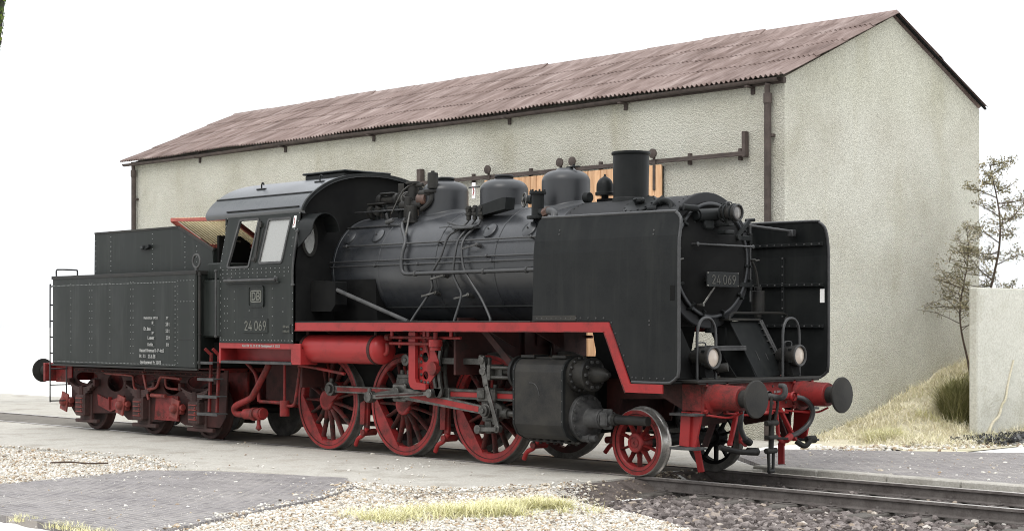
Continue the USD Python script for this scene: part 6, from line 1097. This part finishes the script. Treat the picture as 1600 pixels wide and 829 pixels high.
# shrubs
def plant(name, label, base, height, trunk_r, nbr, nleaf, leaf, spread, mat_leaf, seed, lean_=(0, 0), droop=.0, start=.15, cat='shrub', bark='twig_bark', sub=7):
    r = np.random.default_rng(seed); t_ = thing(name, label, cat, base); b = np.array(base, float)
    zz = np.linspace(0, 1, 9); tr = np.stack([b[0] + lean_[0] * zz + .03 * height * np.sin(zz * 7 + seed), b[1] + lean_[1] * zz + .02 * height * np.cos(zz * 5 + seed), b[2] + zz * height], 1)
    part(t_, 'trunk', tube(tr, trunk_r, 7, 3, trunk_r * .25), bark, 60)
    bm, tips = MB(), []
    for k in range(nbr):
        q = start + (1 - start) * (k + r.uniform(0, 1)) / nbr; p = np.array([np.interp(q, zz, tr[:, i]) for i in range(3)])
        a = r.uniform(0, 2 * math.pi); L = spread * (1.15 - q * .75) * r.uniform(.6, 1.2); e = p + np.array([math.cos(a) * L, math.sin(a) * L, L * r.uniform(.15, .75) - droop * L])
        m_ = (p + e) / 2 + r.normal(0, .06 * L, 3); path = spline([p, m_, e], 4); bm.add(tube(path, trunk_r * .35, 5, 1, trunk_r * .1))
        for j in range(sub):
            w = path[r.integers(2, len(path))]; d = r.normal(0, 1, 3); d[2] = abs(d[2]) * .5 - droop * .4; d /= np.linalg.norm(d); e2 = w + d * L * r.uniform(.25, .6)
            sp2 = spline([w, (w + e2) / 2 + r.normal(0, .04 * L, 3), e2], 3); bm.add(tube(sp2, trunk_r * .13, 4, 1, trunk_r * .06)); tips += list(sp2[1:])
    part(t_, 'branches', bm, bark, 60, kind='stuff')
    tips = np.array(tips); c = tips[r.integers(0, len(tips), nleaf)] + r.normal(0, .028 * spread + .01, (nleaf, 3))
    d = r.normal(0, 1, (nleaf, 3)); d /= np.linalg.norm(d, axis=1, keepdims=True); e = np.cross(d, r.normal(0, 1, (nleaf, 3))); e /= np.linalg.norm(e, axis=1, keepdims=True); nn = np.cross(d, e)
    s_ = leaf * r.uniform(.5, 1.3, (nleaf, 1)); V = np.stack([c - d * s_, c + e * s_ * .45 + nn * s_ * .15, c + d * s_, c - e * s_ * .45 + nn * s_ * .15], 1).reshape(-1, 3)
    F_ = (np.array([[0, 1, 2], [0, 2, 3]])[None] + (np.arange(nleaf) * 4)[:, None, None]).reshape(-1, 3)
    part(t_, 'crown', (V, F_), mat_leaf, False, kind='stuff'); return t_
plant('twiggy_tree', 'thin leafy tree with one reddish stem rising behind the concrete wall', (3.0, 10.35, .9), 3.9, .035, 30, 5200, .026, 1.05, 'leaf_olive', 3, (-.15, .35), .1, .22, 'tree')
plant('twiggy_shrub', 'sparse brown shrub spreading against the right edge of the gable wall', (2.7, 10.05, 1.0), 2.6, .022, 30, 3400, .020, .85, 'leaf_olive', 8, (-.05, -.05), .05, .30)
gb = thing('green_bush', 'soft olive green bush of fine stalks on the bank against the concrete wall', 'bush', (3.45, 8.75, .2))
r = np.random.default_rng(41); n = 5200; a = r.uniform(0, 2 * math.pi, n); q = np.sqrt(r.uniform(0, 1, n)) * .42
x, y = 3.40 + q * np.cos(a) * .9, 8.80 + q * np.sin(a)
part(gb, 'stalks', blades(x, y, mound_z(x, y) - .02, r.uniform(.35, 1.05, n) * (1.1 - q), .011, .75, 42, 4), 'blade_olive', False, kind='stuff')
n = 2600; a = r.uniform(0, 2 * math.pi, n); q = np.sqrt(r.uniform(0, 1, n)) * .40; x, y = 3.40 + q * np.cos(a), 8.80 + q * np.sin(a)
part(gb, 'sprays', blades(x, y, mound_z(x, y) + r.uniform(.1, .75, n) * (1.05 - q * 1.5), r.uniform(.10, .30, n), .012, 1.3, 43), 'leaf_green', False, kind='stuff')
# leaning tree standing in for the dark garden edge at far left
lt = thing('leaning_tree', 'leaning tree shape standing in for the dark garden edge in the upper left corner', 'tree', (-19.72, 1.53, 0))

tp = np.array([(-19.70, 1.55, -.2), (-19.50, 1.76, 2.8), (-19.27, 1.99, 5.6), (-19.06, 2.20, 8.2), (-18.93, 2.33, 9.8), (-18.80, 2.46, 11.5), (-18.6, 2.6, 13)])
part(lt, 'trunk', tube(tp, .36, 14, 5, .30), 'mossy_bark', 60)
r = np.random.default_rng(12); n = 5000
q = r.uniform(.1, 1, n); c = np.stack([np.interp(q, np.linspace(0, 1, 7), tp[:, i]) for i in range(3)], 1); a = r.uniform(0, 2 * math.pi, n)
c[:, 0] += np.cos(a) * .34; c[:, 1] += np.sin(a) * .34
keep = (fbm(c[:, 2] * 1.3, a, .8, 3) > .47); c, a = c[keep], a[keep]; n = len(c)
o = np.stack([np.cos(a), np.sin(a), r.uniform(-.3, .3, n)], 1); t_ = np.stack([-np.sin(a), np.cos(a), r.uniform(-.6, .6, n)], 1); w_ = np.cross(o, t_); s_ = r.uniform(.03, .07, (n, 1))
V = np.stack([c - t_ * s_, c + w_ * s_ * .7 + o * .02, c + t_ * s_, c - w_ * s_ * .7 + o * .02], 1).reshape(-1, 3)
part(lt, 'ivy', (V, (np.array([[0, 1, 2], [0, 2, 3]])[None] + (np.arange(n) * 4)[:, None, None]).reshape(-1, 3)), 'leaf_bright', False, kind='stuff')
cr_ = r.normal(0, 1, (9000, 3)) * [1.5, 1.5, .9] + [-19.9, 1.3, 14.2]; n = len(cr_); d = r.normal(0, 1, (n, 3)); d /= np.linalg.norm(d, axis=1, keepdims=True); e = np.cross(d, r.normal(0, 1, (n, 3))); e /= np.linalg.norm(e, axis=1, keepdims=True)
V = np.stack([cr_ - d * .08, cr_ + e * .045, cr_ + d * .08, cr_ - e * .045], 1).reshape(-1, 3)
part(lt, 'crown', (V, (np.array([[0, 1, 2], [0, 2, 3]])[None] + (np.arange(n) * 4)[:, None, None]).reshape(-1, 3)), 'leaf_bright', False, kind='stuff')
